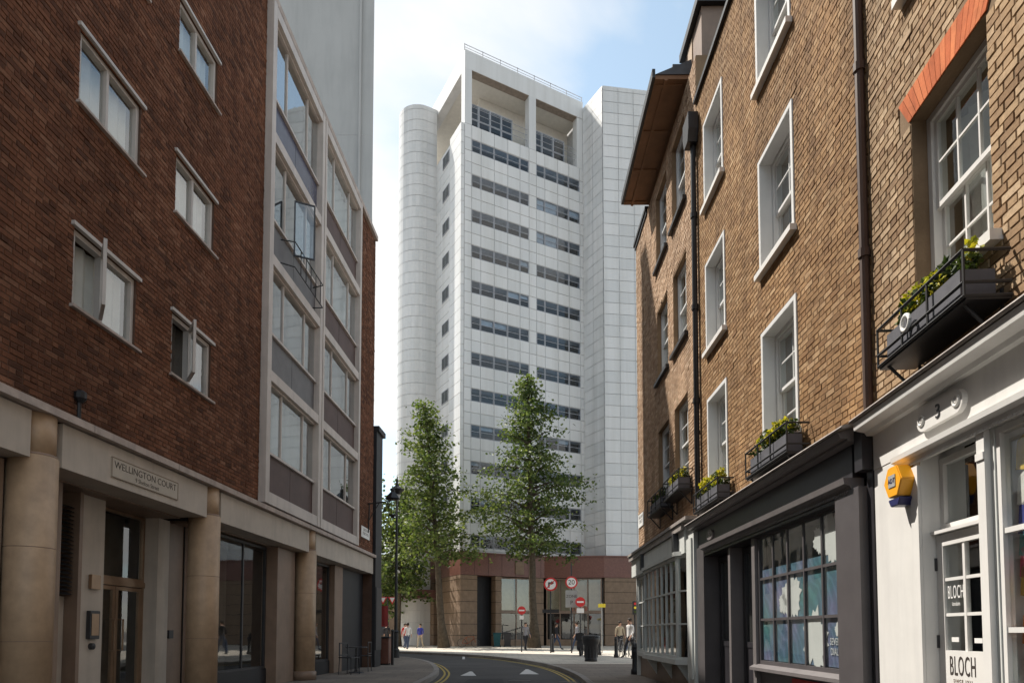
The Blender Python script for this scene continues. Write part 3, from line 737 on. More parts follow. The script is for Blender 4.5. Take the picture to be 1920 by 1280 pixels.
# attic dormer storeys at the near end
dm = MB(); dm.box(4.95, 6.1, .12, 2.5, 11.67, 12.62); d1 = dm.build('dormer', m_brownstone, HC)
MB().box(4.85, 6.2, .02, 2.6, 12.622, 12.78).build('dormer_cornice', m_black, d1)
MB().box(5.2, 5.5, .10, .119, 11.8, 12.55).build('dormer_pilaster', m_tanstone, d1)
mb = MB(); mb.prismy([(3.3, 12.8), (4.55, 12.8), (4.45, 14.55), (3.45, 14.55)], 1.05, 3.2); d2 = mb.build('dormer', m_tanstone, HC)
MB().box(3.35, 4.55, .95, 3.3, 14.552, 14.85).build('dormer_cornice', m_slate, d2)
MB().box(3.75, 4.25, 1.03, 1.049, 13.0, 14.3).build('dormer_frame', m_white, d2); MB().box(3.82, 4.18, 1.015, 1.029, 13.08, 14.2).build('dormer_pane', m_shell, d2)
# hopper and downpipe
dp = MB(); dp.prismy([(5.98, 9.95), (6.22, 9.95), (6.30, 10.15), (6.30, 10.45), (5.90, 10.45), (5.90, 10.15)], -.2, -.02)
dp.tube([(6.10, -.07, 9.96), (6.10, -.07, 3.25)], .05, 10)
for zz in (8.6, 6.9, 5.2): dp.tube([(6.10, -.07, zz), (6.10, -.07, zz + .09)], .066, 10)
dp.build('downpipe', m_black, HC)
# sage shopfront
SC = MB()
SC.box(-.02, 5.62, -.20, .46, 2.58, 3.10); scf = SC.build('shop_fascia', m_sage, HC)
MB().box(-.06, 5.68, -.27, -.201, 3.0, 3.12).box(-.06, 6.12, -.3, .1, 3.12, 3.18).build('fascia_cornice', m_lead, scf)
MB().box(1.9, 4.9, -.235, -.201, 2.68, 2.98).build('sign_board', m_sage, scf)
for uu in (1.7, 5.05): MB().box(uu, uu + .14, -.30, -.201, 2.62, 3.0).build('console_bracket', m_darkmetal, scf)
MB().box(5.64, 6.12, -.16, .46, 0, 3.10).build('pilaster', m_sage, HC)
MB().box(5.72, 6.04, -.19, -.161, .3, 2.8).build('pilaster_panel', m_sage, HC)
def glazed(parent, a, b, c, d, v, cols, rows, fm, bar=.03, edge=.06, gm=None, dep=.06):
    mb = MB(); ring(mb, a, b, c, d, edge, v, v + dep)
    xs = [a + edge + (b - a - 2 * edge) * i / cols for i in range(cols + 1)]; zs = [c + edge + (d - c - 2 * edge) * i / rows for i in range(rows + 1)]
    for x in xs[1:-1]: mb.box(x - bar / 2, x + bar / 2, v + .005, v + dep - .005, c + edge, d - edge)
    for z in zs[1:-1]: mb.box(a + edge, b - edge, v + .008, v + dep - .008, z - bar / 2, z + bar / 2)
    o = mb.build('shop_window', fm, parent)
    for i in range(cols):
        for k in range(rows): pane(o, gm or m_glass_s, xs[i], xs[i + 1], v + dep * .5, zs[k], zs[k + 1])
    return o
w1 = glazed(HC, .12, 1.72, .62, 2.56, -.06, 3, 3, m_sage)
w2 = glazed(HC, 2.0, 5.2, .62, 2.56, -.26, 7, 3, m_sage, .035)
# canted returns of the bow
for (ua, va, ub, vb) in ((1.74, -.05, 1.99, -.25), (5.21, -.25, 5.60, -.05)):
    L_ = math.hypot(ub - ua, vb - va); o = glazed(HC, 0, L_, .62, 2.56, 0, 1, 3, m_sage, .03, .04); o.location = (ua, va, 0); o.rotation_euler = (0, 0, math.atan2(vb - va, ub - ua))
MB().prism([(1.70, .0), (1.97, -.31), (5.24, -.31), (5.64, .0)], .52, .618).build('bow_sill', m_sage, HC)
MB().prism([(1.70, .0), (1.97, -.31), (5.24, -.31), (5.64, .0)], 2.562, 2.64).build('bow_head', m_sage, HC)
MB().box(.05, 1.73, -.09, .0, .52, .618).build('sill', m_sage, HC)
MB().box(-.01, 5.63, .0, .3, 0, .519).build('stall_riser', m_brownstone, HC)
for uu in (2.1, 3.6, 5.05): MB().prismx([(-.001, .15), (-.24, .518), (-.001, .518)], uu, uu + .07).build('sill_bracket', m_sage, HC)
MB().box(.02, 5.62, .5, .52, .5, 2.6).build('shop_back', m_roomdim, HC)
MB().box(-.02, .10, -.08, .3, 0, 2.575).build('corner_post', m_sage, HC)
# goods in the sage shop window
for k, (uu, hh, mm) in enumerate(((2.4, .5, m_white), (2.9, .8, m_tanstone), (3.4, .4, m_signred), (3.9, .9, m_curtain), (4.5, .6, m_brass))):
    MB().lathe([(.09, 0), (.12, hh * .3), (.05, hh * .7), (.07, hh)], (uu, -.04, .62), 10).build('display_vase', mm, HC)
sg = empty('street_name_sign', to_world(frB, .45, -.02, 4.05), frB[1], 'small white street name plate on the corner house', 'sign')
MB().box(-.35, .35, -.012, 0, -.17, .17).build('plate', m_signwhite, sg)
text_mesh('lettering', 'EARLHAM\nSTREET', .12, m_ink, sg, (0, -.013, .02), extrude=.0005)

# ---- house B (middle)
HB = empty('brick_terrace_house', frB[0], frB[1], 'tan brick terrace house with white lined sash windows over charcoal shopfront', 'house')
wb_ = [(6.63, 7.58), (9.17, 10.18)]
bzs = [(3.50, 5.03), (5.90, 7.39), (8.44, 9.90)]
opsB = [(a, b, c, d) for a, b in wb_ for c, d in bzs]
wallB = wall_core(HB, 'wall', m_mort_tan, 6.13, 11.86, 3.06, 10.72, opsB)
lay_bricks(frB, wallB, 6.13, 11.86, 3.06, 10.71, opsB, m_tan_i, m_tan_o, .066, .20, .098, 'flemish', rough=.55, joint=.008)
for i, (c, d) in enumerate(bzs):
    for k, (a, b) in enumerate(wb_): sash_window(HB, a, b, c, d, .14, 2, 2, lining=.055, back=m_curtain if (k == 0 or i != 1) else m_roomdim, backv=.36)
MB().box(6.13, 11.86, .46, 8, -.1, 10.7).build('inner_shell', m_shell, HB)
MB().box(6.11, 11.88, -.06, .5, 10.722, 10.80).build('parapet_coping', m_black, HB)
MB().face([(6.129, 8, 10.0), (6.129, .4, 10.0), (6.129, .4, 10.72), (6.129, 8, 10.72)]).build('end_wall', m_mort_tan, HB)
# charcoal shopfront
MB().prismx([(.02, 3.06), (-.30, 2.985), (-.31, 3.0), (-.30, 3.015), (.02, 3.09)], 6.05, 11.83).build('lead_flashing', m_lead, HB)
cb = MB(); cb.prismx([(.0, 2.90), (-.20, 2.90), (-.20, 2.925), (-.26, 2.925), (-.29, 2.98), (0, 3.055)], 6.10, 11.72); cb.build('cornice', m_charcoal_l, HB)
MB().box(11.722, 11.86, -.14, .3, 2.6, 3.05).build('console', m_charcoal_d, HB)
MB().box(6.2, 11.60, -.10, .3, 2.58, 2.899).build('fascia', m_charcoal_d, HB)
mo = MB(); mo.prismx([(.0, 2.47), (-.12, 2.47), (-.14, 2.50), (-.19, 2.52), (-.20, 2.578), (0, 2.579)], 6.62, 11.62); mo.build('moulding', m_charcoal_l, HB)
de = MB()
k = 6.66
while k < 11.55: de.box(k, k + .026, -.135, -.122, 2.44, 2.469); k += .04
de.build('dentils', m_charcoal_l, HB)
MB().box(6.62, 11.60, -.12, .3, 2.40, 2.434).build('soffit_board', m_charcoal_d, HB)
MB().box(11.30, 11.76, -.13, .3, 0, 2.47).build('pilaster', m_charcoal, HB); MB().box(11.762, 11.86, -.05, .3, 0, 2.6).build('side_strip', m_charcoal_d, HB)
MB().box(6.2, 6.62, -.13, .3, 0, 2.58).build('pilaster', m_charcoal, HB)
bw = glazed(HB, 8.84, 11.24, .70, 2.42, -.02, 5, 3, m_charcoal, .032, .05, dep=.034)
MB().box(11.241, 11.299, -.06, .1, 0, 2.42).build('window_post', m_charcoal_l, HB); MB().box(8.72, 8.839, -.06, .1, 0, 2.40).build('window_post', m_charcoal_l, HB)
MB().prismx([(0.06, .62), (-.12, .62), (-.12, .66), (-.04, .70), (.06, .70)], 8.74, 11.29).build('sill', m_charcoal_l, HB)
MB().box(8.84, 11.24, -.0, .2, 0, .62).build('stall_riser', m_charcoal_l, HB)
MB().box(9.9, 10.9, -.02, -.001, .42, .58).build('notice_board', m_signred, HB)
# poster inside the window
def poster_mat():
    m, nt, b = newmat('teal_poster'); b.inputs['Roughness'].default_value = .6
    t = N(nt, 'ShaderNodeTexCoord'); w = N(nt, 'ShaderNodeTexWave'); w.inputs['Scale'].default_value = 2.4; w.inputs['Distortion'].default_value = 12; w.inputs['Detail'].default_value = 4
    mp_ = N(nt, 'ShaderNodeMapping'); mp_.inputs['Rotation'].default_value = (0, R(35), 0); nt.links.new(t.outputs['Object'], mp_.inputs[0]); nt.links.new(mp_.outputs[0], w.inputs[0])
    n_ = noise(nt, 1.5, 3)
    base = ramp(nt, n_, [(.35, (.06, .17, .175, 1)), (.5, (.075, .14, .20, 1)), (.65, (.15, .15, .25, 1))])
    lines = ramp(nt, w.outputs[1] if len(w.outputs) > 1 else w.outputs[0], [(.45, (.9, .9, .92, 1)), (.95, (1.35, 1.3, 1.3, 1))])
    nt.links.new(mix(nt, .8, base, lines, 'MULTIPLY'), b.inputs['Base Color']); return m
MB().box(8.9, 11.2, .0165, .0195, .76, 1.95).build('poster', poster_mat(), bw)
MB().box(8.9, 11.2, .28, .30, .70, 2.42).build('display_back', plain('grey_green_backing', (.16, .18, .17), .8, .2, var=.25, scale=2), bw)
def flower(cx, cz, r, seed):
    rn = random.Random(seed); pts = []; n = 34
    for i in range(n):
        a = 2 * math.pi * i / n; lob = .72 + .28 * abs(math.cos(2.5 * a + seed)); rr = r * lob * (1 + (.10 if i % 2 else -.10)) * rn.uniform(.93, 1.07)
        pts.append((cx + rr * math.cos(a) * .92, cz + rr * math.sin(a)))
    MB().prismy(pts, .011, .015).build('paper_flower', m_white, bw)
for cx, cz, r, s in ((10.95, 2.12, .30, 1), (9.86, 1.55, .30, 2), (10.46, 1.05, .34, 3), (11.0, 1.15, .075, 5), (9.60, 1.48, .14, 6), (10.62, 2.13, .16, 7)): flower(cx, cz, r, s)
text_mesh('lettering', 'SEVEN\nDIALS', .105, m_white, bw, (10.94, .009, .97), sx=.75, extrude=.001)
# doorways: recessed dark doors
for a, b in ((6.64, 7.70), (7.80, 8.70)):
    db = MB(); ring(db, a + .02, b - .02, .02, 2.38, .09, .12, .18, wb=.2); db.box(a + .11, b - .11, .13, .17, .9, .98); d_ = db.build('door', m_charcoal_d, HB)
    pane(d_, m_glass_s, a + .11, b - .11, .15, .98, 2.29); MB().box(a + .11, b - .11, .14, .165, .22, .9).build('door_panel', m_charcoal_d, d_)
    MB().tube([(b - .07, .12, 1.0), (b - .07, .06, 1.0), (b - .07, .06, 1.15), (b - .07, .12, 1.15)], .012, 6).build('handle', m_brass, d_)
MB().box(7.702, 7.798, -.06, .2, 0, 2.40).build('door_post', m_charcoal_l, HB)
pq = MB(); pts = [(6.95 + .17 * math.cos(a) * (1.0), 2.72 + .085 * math.sin(a)) for a in [2 * math.pi * i / 20 for i in range(20)]]
pq.prismy(pts, -.125, -.101); pqo = pq.build('number_plaque', m_charcoal_l, HB)
text_mesh('lettering', '5', .11, m_white, pqo, (6.95, -.127, 2.72), extrude=.001)

# ---- house A (near)
J = to_world(frB, 11.877, 0, 0)
dA = Vector((-90 / 1260, -1)).normalized(); frA = frame((J.x, J.y), dA)
HA = empty('yellow_brick_house', frA[0], frA[1], 'yellow brick house with orange flat arch over white painted shopfront', 'house')
opsA = [(.72, 1.69, 3.75, 5.30), (.72, 1.69, 6.42, 7.9), (3.0, 3.97, 3.75, 5.30), (3.0, 3.97, 6.42, 7.9)]
wallA = wall_core(HA, 'wall', m_mort_yel, .0, 5.0, 3.10, 10.7, opsA)
lay_bricks(frA, wallA, .0, 5.0, 3.10, 10.69, opsA + [(.55, 1.86, 5.30, 5.555)], m_yel_i, m_yel_o, .066, .20, .098, 'flemish', rough=.75, joint=.009)
MB().box(.0, 5.0, .46, 8, -.1, 10.65).build('inner_shell', m_shell, HA)
MB().box(-.02, 5.0, -.06, .5, 10.702, 10.82).build('parapet_coping', m_ledge, HA)
# dark brick reveal lining of far jamb comes from the recess itself; frame set back .12
for a, b, c, d in opsA: sash_window(HA, a, b, c, d, .12, 3, 2, back=m_curtain, backv=.36, fm=m_white)  # pale curtains added in place of sky reflected in the panes
# orange gauged arch, each voussoir a brick
n = 17
for i in range(n):
    def ux(t, top): return (.55 + (1.86 - .55) * t) if top else (.70 + (1.71 - .70) * t)
    a, b = i / n, (i + 1) / n; e = .0025
    MB().prismy([(ux(a, 0) + e, 5.302), (ux(b, 0) - e, 5.302), (ux(b, 1) - e, 5.553), (ux(a, 1) + e, 5.553)], -.014, .001).build('voussoir', m_orange, wallA)
MB().prismy([(.55, 5.553), (1.86, 5.553), (1.71, 5.302), (.70, 5.302)][::-1], -.004, .0005).build('arch_joint', m_mort_yel, wallA)
pp = MB(); pp.tube([(-.06, -.05, 3.12), (-.06, -.05, 10.6)], .042, 10)
for zz in (4.6, 6.4, 8.2): pp.tube([(-.06, -.05, zz), (-.06, -.05, zz + .08)], .055, 10)
pp.build('downpipe', plain('brown_iron_pipe', (.07, .04, .03), .6, .3), HA)
# white shopfront
MB().prismx([(.02, 3.09), (-.24, 3.02), (-.25, 3.035), (-.24, 3.05), (.02, 3.125)], -.02, 5).build('lead_flashing', m_lead, HA)
MB().prismx([(0, 2.90), (-.10, 2.90), (-.12, 2.93), (-.21, 2.95), (-.22, 3.015), (0, 3.088)], .0, 5).build('cornice', m_white, HA)
MB().box(.0, 5, -.045, .3, 2.585, 2.90).build('fascia', m_white, HA)
MB().prismx([(0, 2.48), (-.06, 2.48), (-.07, 2.51), (-.115, 2.53), (-.12, 2.57), (-.05, 2.584), (0, 2.584)], .46, 5).build('moulding', m_white, HA)
k = .5; de = MB()
while k < 4.9: de.box(k, k + .016, -.072, -.061, 2.46, 2.479); k += .024
de.build('dentils', m_white, HA)
MB().box(.0, .77, -.04, .3, 0, 2.584).build('wall_panel', m_white, HA); MB().box(.66, .768, -.065, -.041, 0, 2.44).build('pilaster', m_white, HA)
MB().box(1.50, 1.585, -.05, .3, 0, 2.479).build('pilaster', m_white, HA); MB().box(1.50, 1.585, -.060, -.051, 2.28, 2.33).build('pilaster_band', m_white, HA)
MB().box(1.586, 1.625, -.01, .3, 0, 2.479).build('moulded_jamb', m_sage, HA)
tr = MB(); ring(tr, .775, 1.499, 1.90, 2.478, .05, .10, .16, wb=.06); tr.box(.775, 1.499, .02, .16, 1.88, 1.905); tro = tr.build('transom_window', m_white, HA)
pane(tro, m_glass_s, .825, 1.449, .13, 1.96, 2.428)
dr = MB(); a, b, c, d = .775, 1.498, .03, 1.875
zz = [.985, 1.255, 1.525, 1.785]; xx = [.86, 1.115, 1.375]
dr.box(a, xx[0], .06, .105, c, d); dr.box(xx[-1], b, .06, .105, c, d); dr.box(xx[0], xx[-1], .06, .105, zz[-1], d); dr.box(xx[0], xx[-1], .06, .105, c, zz[0])
dr.box(xx[1] - .014, xx[1] + .014, .066, .10, zz[0], zz[-1])
for z_ in zz[1:-1]: dr.box(xx[0], xx[-1], .069, .098, z_ - .012, z_ + .012)
do = dr.build('door', m_white, HA)
for i in range(2):
    for k in range(3): pane(do, m_glass_s, xx[i], xx[i + 1], .08, zz[k], zz[k + 1])
for z_ in (.62, 1.0, 1.6): MB().box(a - .018, a + .01, .045, .062, z_, z_ + .1).build('hinge', m_darkmetal, do)
MB().box(b - .06, b - .035, .03, .059, .86, 1.0).build('handle', m_brass, do)
text_mesh('lettering', 'BLOCH', .205, m_ink, do, (1.07, .058, .865), sx=.44, extrude=.001, space=1.15)
text_mesh('lettering', 'S I N C E   1 9 3 1', .035, m_fade, do, (1.07, .058, .76), sx=.9, extrude=.001)
text_mesh('lettering', 'BLOCH', .14, m_signwhite, do, (.985, .076, 1.42), sx=.42, extrude=.001, space=1.1)
text_mesh('lettering', 'london', .045, m_signwhite, do, (.985, .076, 1.335), sx=.8, extrude=.001)
for x_, z_ in ((.92, 1.05), (1.20, 1.045)): MB().box(x_, x_ + .09, .073, .078, z_, z_ + .035).build('sticker', m_signwhite, do)
# plaque with number 3
pl = MB(); pts = []
for i in range(13): a_ = -math.pi / 2 + math.pi * i / 12; pts.append((1.34 + .085 * math.cos(a_), 2.755 + .085 * math.sin(a_)))
for i in range(13): a_ = math.pi / 2 + math.pi * i / 12; pts.append((.91 + .085 * math.cos(a_), 2.755 + .085 * math.sin(a_)))
pl.prismy(pts, -.085, -.046); plo = pl.build('number_plaque', m_white, HA)
for s_ in (.895, 1.355):
    sc = MB(); sc.torus((s_, -.088, 2.755), .035, .012, 'y', 16, 6); sc.torus((s_, -.088, 2.755), .012, .008, 'y', 10, 6); sc.build('scroll', m_white, plo, smooth=True)
text_mesh('lettering', '3', .15, m_darkmetal, plo, (1.125, -.088, 2.755), extrude=.004)
# right shop window with goods
sw_ = glazed(HA, 1.627, 4.6, .45, 2.47, .0, 4, 3, m_white, .035, .04)
MB().box(1.627, 4.6, -.01, .2, 0, .449).build('stall_riser', m_white, HA)
MB().box(1.627, 4.6, .40, .42, .45, 2.47).build('display_back', plain('warm_red_backing', (.20, .09, .07), .8, .2, var=.3, scale=2), sw_)
for k, (zz_, cc) in enumerate(((2.28, (.65, .42, .06)), (2.05, (.7, .66, .6)), (1.86, (.05, .06, .22)), (1.72, (.03, .25, .24)), (1.58, (.55, .08, .12)), (1.46, (.6, .36, .05)), (1.15, (.6, .2, .05)), (.9, (.7, .68, .62)))):
    MB().prismy([(1.68, zz_ - .10), (1.79, zz_ - .12), (1.83, zz_ + .05), (1.77, zz_ + .11), (1.70, zz_ + .08)], .085, .13).build('dance_garment', cloth('garment_cloth_%d' % k, cc), HA)
# floor of shops / threshold
MB().box(.77, 1.56, -.02, .3, 0, .028).build('threshold', m_stone, HA)
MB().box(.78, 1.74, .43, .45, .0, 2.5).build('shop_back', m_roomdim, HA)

# alarm box
al = empty('alarm_box', to_world(frA, .59, -.041, 2.35), frA[1], 'yellow hexagonal burglar alarm box on the white shopfront', 'alarm')
hexp = [(.145 * math.cos(R(a)), .145 * math.sin(R(a))) for a in (0, 60, 120, 180, 240, 300)]
lowp = [p for p in hexp]
MB().prismy([(p[0], p[1]) for p in hexp], -.13, 0).build('cover', m_yellow, al, bevel=.008)
MB().prismy([(-.10, -.137), (.10, -.137), (.06, -.20), (-.06, -.20)][::-1], -.12, -.005).build('strobe', m_blue, al, bevel=.006)
MB().box(-.055, .055, -.136, -.131, -.045, .055).build('badge', m_signgrey, al)
text_mesh('lettering', 'ADT', .055, m_blue, al, (0, -.138, .005), extrude=.001)

# ---- window boxes
def leaf_blob(mb, rn, cx, cy, cz, rx, ry, rz, n, s):
    for _ in range(n):
        while True:
            p = Vector((rn.uniform(-1, 1), rn.uniform(-1, 1), rn.uniform(-1, 1)))
            if p.length < 1: break
        p = Vector((cx + p.x * rx, cy + p.y * ry, cz + p.z * rz)); leaf(mb, rn, p, s * rn.uniform(.6, 1.3))
def leaf(mb, rn, p, s):
    d = Vector((rn.uniform(-1, 1), rn.uniform(-1, 1), rn.uniform(-.6, .8))).normalized(); u = d.cross(Vector((rn.uniform(-1, 1), rn.uniform(-1, 1), rn.uniform(-1, 1)))).normalized()
    a = p - d * s * .5; b = p + d * s * .5; c = u * s * .36; n = d.cross(u) * s * .12
    mb.face([a, p + c + n, b, p - c + n])
def window_box(fr, u0, u1, z0, label, flowers=True, style='rail', emblem=False, depth=.26, seed=1, hgt=.2, fol=.16, rh=.42):
    rn = random.Random(seed)
    wbx = empty('window_box', to_world(fr, u0, -.02, z0), fr[1], label, 'planter', 'planted window boxes'); W = u1 - u0
    t = MB(); D = depth; e = .02
    t.box(.06, W - .06, -D, -D + e, .03, hgt); t.box(.06, W - .06, -.04 - e, -.04, .03, hgt); t.box(.06, .06 + e, -D + e, -.04 - e, .03, hgt); t.box(W - .06 - e, W - .06, -D + e, -.04 - e, .03, hgt); t.box(.06, W - .06, -D, -.04, .005, .03)
    t.box(.08, W - .08, -D + e, -.04 - e, hgt - .05, hgt - .02); t.build('trough', m_trough, wbx)
    r = MB(); o = .06
    for zz in ((-.03, .0) if style == 'low' else (-.03, .06, rh)):
        r.tube([(-.03, .0, zz), (-.03, -D - .03, zz), (W + .03, -D - .03, zz), (W + .03, .0, zz)], .012, 6)
    r.box(-.03, W + .03, -D - .02, 0, -.055, -.035)
    for x_ in (-.03, W * .32, W * .64, W + .03):
        r.tube([(x_, -D - .03, -.03), (x_, -D - .03, rh if style != 'low' else .02)], .010, 6)
    for x_ in (.05, W - .05): r.tube([(x_, -D, -.04), (x_, -.01, -.30)], .012, 6); r.tube([(x_, -.01, -.30), (x_, -.01, .05)], .012, 6)
    r.build('railing', m_black, wbx)
    f = MB(); n = int(W * 11)
    for i in range(n):
        x_ = .12 + (W - .24) * (i + rn.random()) / n; leaf_blob(f, rn, x_, -D * .55 + rn.uniform(-.05, .05), hgt + rn.uniform(.0, fol), .085, .085, .09, 60, .05)
    f.build('foliage', m_box, wbx, kind='stuff')
    if flowers:
        f = MB()
        for i in range(int(n * 1.5)):
            x_ = .12 + (W - .24) * rn.random() ** 1.1; leaf_blob(f, rn, x_, -D * .6 + rn.uniform(-.06, .06), hgt + fol * rn.uniform(.45, 1.15), .07, .07, .06, 34, .048)
        f.build('blossom', m_flower, wbx, kind='stuff')
    if emblem:
        q = MB(); q.torus((W * .40, -D - .045, hgt * .62), .055, .016, 'y', 18, 6); q.build('emblem', m_signwhite, wbx, smooth=True)
        q = MB(); q.torus((W * .40, -D - .049, hgt * .62), .055, .008, 'y', 18, 6); q.build('emblem_ring', m_signred, wbx, smooth=True)
    return wbx
window_box(frA, .74, 1.84, 3.29, 'large black railed window box with yellow plants over the white shop', emblem=True, seed=3, depth=.26, hgt=.19, fol=.16, rh=.27)
window_box(frB, 9.2, 10.48, 3.16, 'black window box with green plants over the charcoal shop sign', seed=4, depth=.22, rh=.30, fol=.2)
window_box(frB, 6.6, 7.9, 3.16, 'black window box with yellow green plants beside the downpipe', seed=5, depth=.22, rh=.28, fol=.2)
window_box(frB, 4.35, 5.6, 3.80, 'shaded window box nearer the downpipe on the corner house', flowers=True, seed=6, depth=.24, rh=.34)
window_box(frB, 2.75, 4.05, 3.76, 'shaded window box with dark leaves nearest the street corner', flowers=False, seed=8, depth=.24, rh=.34)

# ================================================================== WHITE TOWER
cx_, cy_ = (868 - 960) / 1260 * 54., 54.
dT = Vector((2300 / 1260, 1)).normalized(); frT = frame((cx_, cy_), dT); nT = Vector((-dT.y, dT.x))
TW = empty('white_office_tower', frT[0], frT[1], 'tall white panelled office tower with open roof frame above red granite podium', 'tower')
# in tower frame: front face y=0 (x 0..11.95); left face x=0 plane with y going back
ZT = 50.0; FL = 3.03; top0 = 42.4
rows = [top0 - FL * i for i in range(12)]       # window heads
WH = 1.07
PBASE = 7.55
left_cols = [.65, 1.52, 2.78, 4.08, 5.29, 6.20]; right_cols = [6.95, 7.82, 9.16, 10.36, 11.57]
# core
core = MB(); core.prism([(.05, .05), (11.9, .05), (11.9, 16), (.05, 16)], 0, 43.55); core.build('core', m_joint, TW)
pan = []          # (x0,x1,z0,z1)
colsx = [0.0] + left_cols + right_cols + [11.95]
colsx = sorted(colsx)
for i, zt in enumerate(rows):
    zb = zt - WH
    nz = rows[i + 1] if i + 1 < len(rows) else PBASE
    hi = zb; lo = max(nz, PBASE)
    segs = [(lo + (hi - lo) * .5, hi), (lo, lo + (hi - lo) * .5)]
    if i == 0: segs = [(zt, 43.6)] + segs
    for a, b in zip(colsx[:-1], colsx[1:]):
        for c, d in segs:
            if d - c > .1: pan.append((a, b, c, d))
        if (a, b) in ((0.0, .65), (6.20, 6.95), (11.57, 11.95)): pan.append((a, b, zb, zt))
pm = MB(); pm.v = [(0,0,0),(1,0,0),(1,0,1),(0,0,1),(.01,-1,.01),(.99,-1,.01),(.99,-1,.99),(.01,-1,.99)]; pm.f = [(4,5,6,7),(0,1,5,4),(1,2,6,5),(2,3,7,6),(3,0,4,7)]; pm.m = [0]*5
pme = pm.mesh('panel', m_panel)
rn = random.Random(11); GAP = .018
rest = MB()
for k, (a, b, c, d) in enumerate(pan):
    if k < 300: inst('panel', pme, TW, (a + GAP, .05, c + GAP), (b - a - 2 * GAP, .05 + rn.uniform(0, .008), d - c - 2 * GAP))
    else: rest.box(a + GAP, b - GAP, 0 + rn.uniform(0, .008), .05, c + GAP, d - GAP)
# windows on the front
def tower_window(a, b, c, d, y=.05, parent=TW, blind=None):
    mb = MB(); ring(mb, a + .02, b - .02, c, d, .05, y, y + .06); mid = c + (d - c) * .48; mb.box(a + .07, b - .07, y + .005, y + .05, mid - .02, mid + .02)
    w = mb.build('window', m_twframe, parent)
    pane(w, m_glass_t, a + .07, b - .07, y + .03, c + .05, mid - .02); pane(w, m_glass_t, a + .07, b - .07, y + .03, mid + .02, d - .05)
    if blind: MB().face([(a + .07, y + .12, d - .05 - (d - c - .1) * blind), (b - .07, y + .12, d - .05 - (d - c - .1) * blind), (b - .07, y + .12, d - .05), (a + .07, y + .12, d - .05)]).build('blind', m_curtain, w)
    return w
core_holes = []
for i, zt in enumerate(rows):
    for cols_ in (left_cols, right_cols):
        for a, b in zip(cols_[:-1], cols_[1:]):
            t = rn.random(); tower_window(a, b, zt - WH, zt, y=.04, blind=(.9 if (i in (1, 2) and a in (6.95, 7.82)) else (rn.uniform(.2, .6) if t < .14 else None)))
# dark backing band behind windows (recessed room)
bk = MB()
for zt in rows:
    for cols_ in (left_cols, right_cols): bk.box(cols_[0], cols_[-1], .045, .049, zt - WH, zt)
bpy.data.objects['core'].data.clear_geometry()
core = MB()
for a, b, c, d in wall_rects(0.05, 11.9, 7.45, 43.55, [(cs[0], cs[-1], zt - WH, zt) for zt in rows for cs in (left_cols, right_cols)]): core.face([(a, .05, c), (b, .05, c), (b, .05, d), (a, .05, d)])
MB().box(.06, 11.88, .9, 16, 0, 43.5).build('room_core', m_shell, TW)
for zt in rows:
    for q in (zt, zt - WH): core.face([(.05, .05, q), (11.9, .05, q), (11.9, .9, q), (.05, .9, q)])
core.face([(.05, .05, 43.55), (11.9, .05, 43.55), (11.9, 16, 43.55), (.05, 16, 43.55)]); core.face([(11.9, .05, 0), (11.9, 16, 0), (11.9, 16, 43.5), (11.9, .05, 43.5)])
core.face([(.05, .05, 7.45), (.05, 16, 7.45), (.05, 16, 43.5), (.05, .05, 43.5)])
bpy.data.objects['core'].data = core.mesh('core', m_joint)
# top open storey: frame posts and beams, setback wall
fr_p = MB()
fr_p.box(0, .65, 0, .7, 43.6, 48.4); fr_p.box(6.2, 6.92, 0, .7, 43.6, 48.4); fr_p.box(11.3, 11.95, 0.02, .7, 43.6, 48.4)
fr_p.box(0, 11.95, 0, .75, 48.402, ZT); fr_p.box(0, .75, .752, 12, 48.402, ZT)
fr_p.box(0, .6, 8.0, 8.7, 43.6, 48.4)
fp = fr_p.build('roof_frame', m_panel, TW)
MB().box(.02, 11.93, .02, .73, 48.36, 48.40).build('beam_soffit', plain('beam_shade_brown', (.30, .25, .21), .8, .2), fp)  # brown sheet paints in the shade under the roof beam
MB().box(2.6, 11.95, 2.6, 14, 43.56, 48.6).build('setback_wall', m_towcream, TW)
MB().box(.8, 11.9, .8, 14, 48.61, 48.75).build('roof_slab', m_towcream, TW)
MB().box(.02, 11.9, .1, 16, 43.552, 43.6).build('terrace_floor', m_joint, TW)
for a, b in ((.7, 1.75), (1.75, 2.85), (2.85, 3.95), (3.95, 5.05), (6.95, 8.1), (8.1, 9.3), (9.3, 10.5)):
    mb = MB(); ring(mb, a, b, 43.62, 46.3, .07, .92, 1.0); mb.box(a + .07, b - .07, .93, .99, 44.9, 44.98); w_ = mb.build('window', m_twframe, TW); pane(w_, m_glass_t, a + .07, b - .07, .95, 43.69, 46.23); MB().box(a + .07, b - .07, 1.05, 1.09, 43.69, 46.23).build('room_dark', m_shell, w_)
for a, b in ((3.2, 4.7), (4.75, 6.2), (6.3, 7.8)):        # left return of the setback
    mb = MB(); mb.box(2.5, 2.595, a, b, 43.7, 46.2); mb.build('window', m_shell, TW)
rl = MB()
for x_ in [i * 1.7 for i in range(8)]: rl.tube([(x_, .1, ZT), (x_, .1, ZT + .55)], .035, 6)
rl.tube([(0, .1, ZT + .5), (11.9, .1, ZT + .5)], .03, 6); rl.tube([(0, .1, ZT + .25), (11.9, .1, ZT + .25)], .025, 6)
rl.tube([(6.55, .9, 47.3), (6.55, .9, 43.7)], .12, 8)
for zz_ in (44.5, 45.0, 45.5): rl.tube([(.6, .35, zz_), (11.4, .35, zz_)], .022, 6)
rl.build('roof_rail', m_twframe, TW)
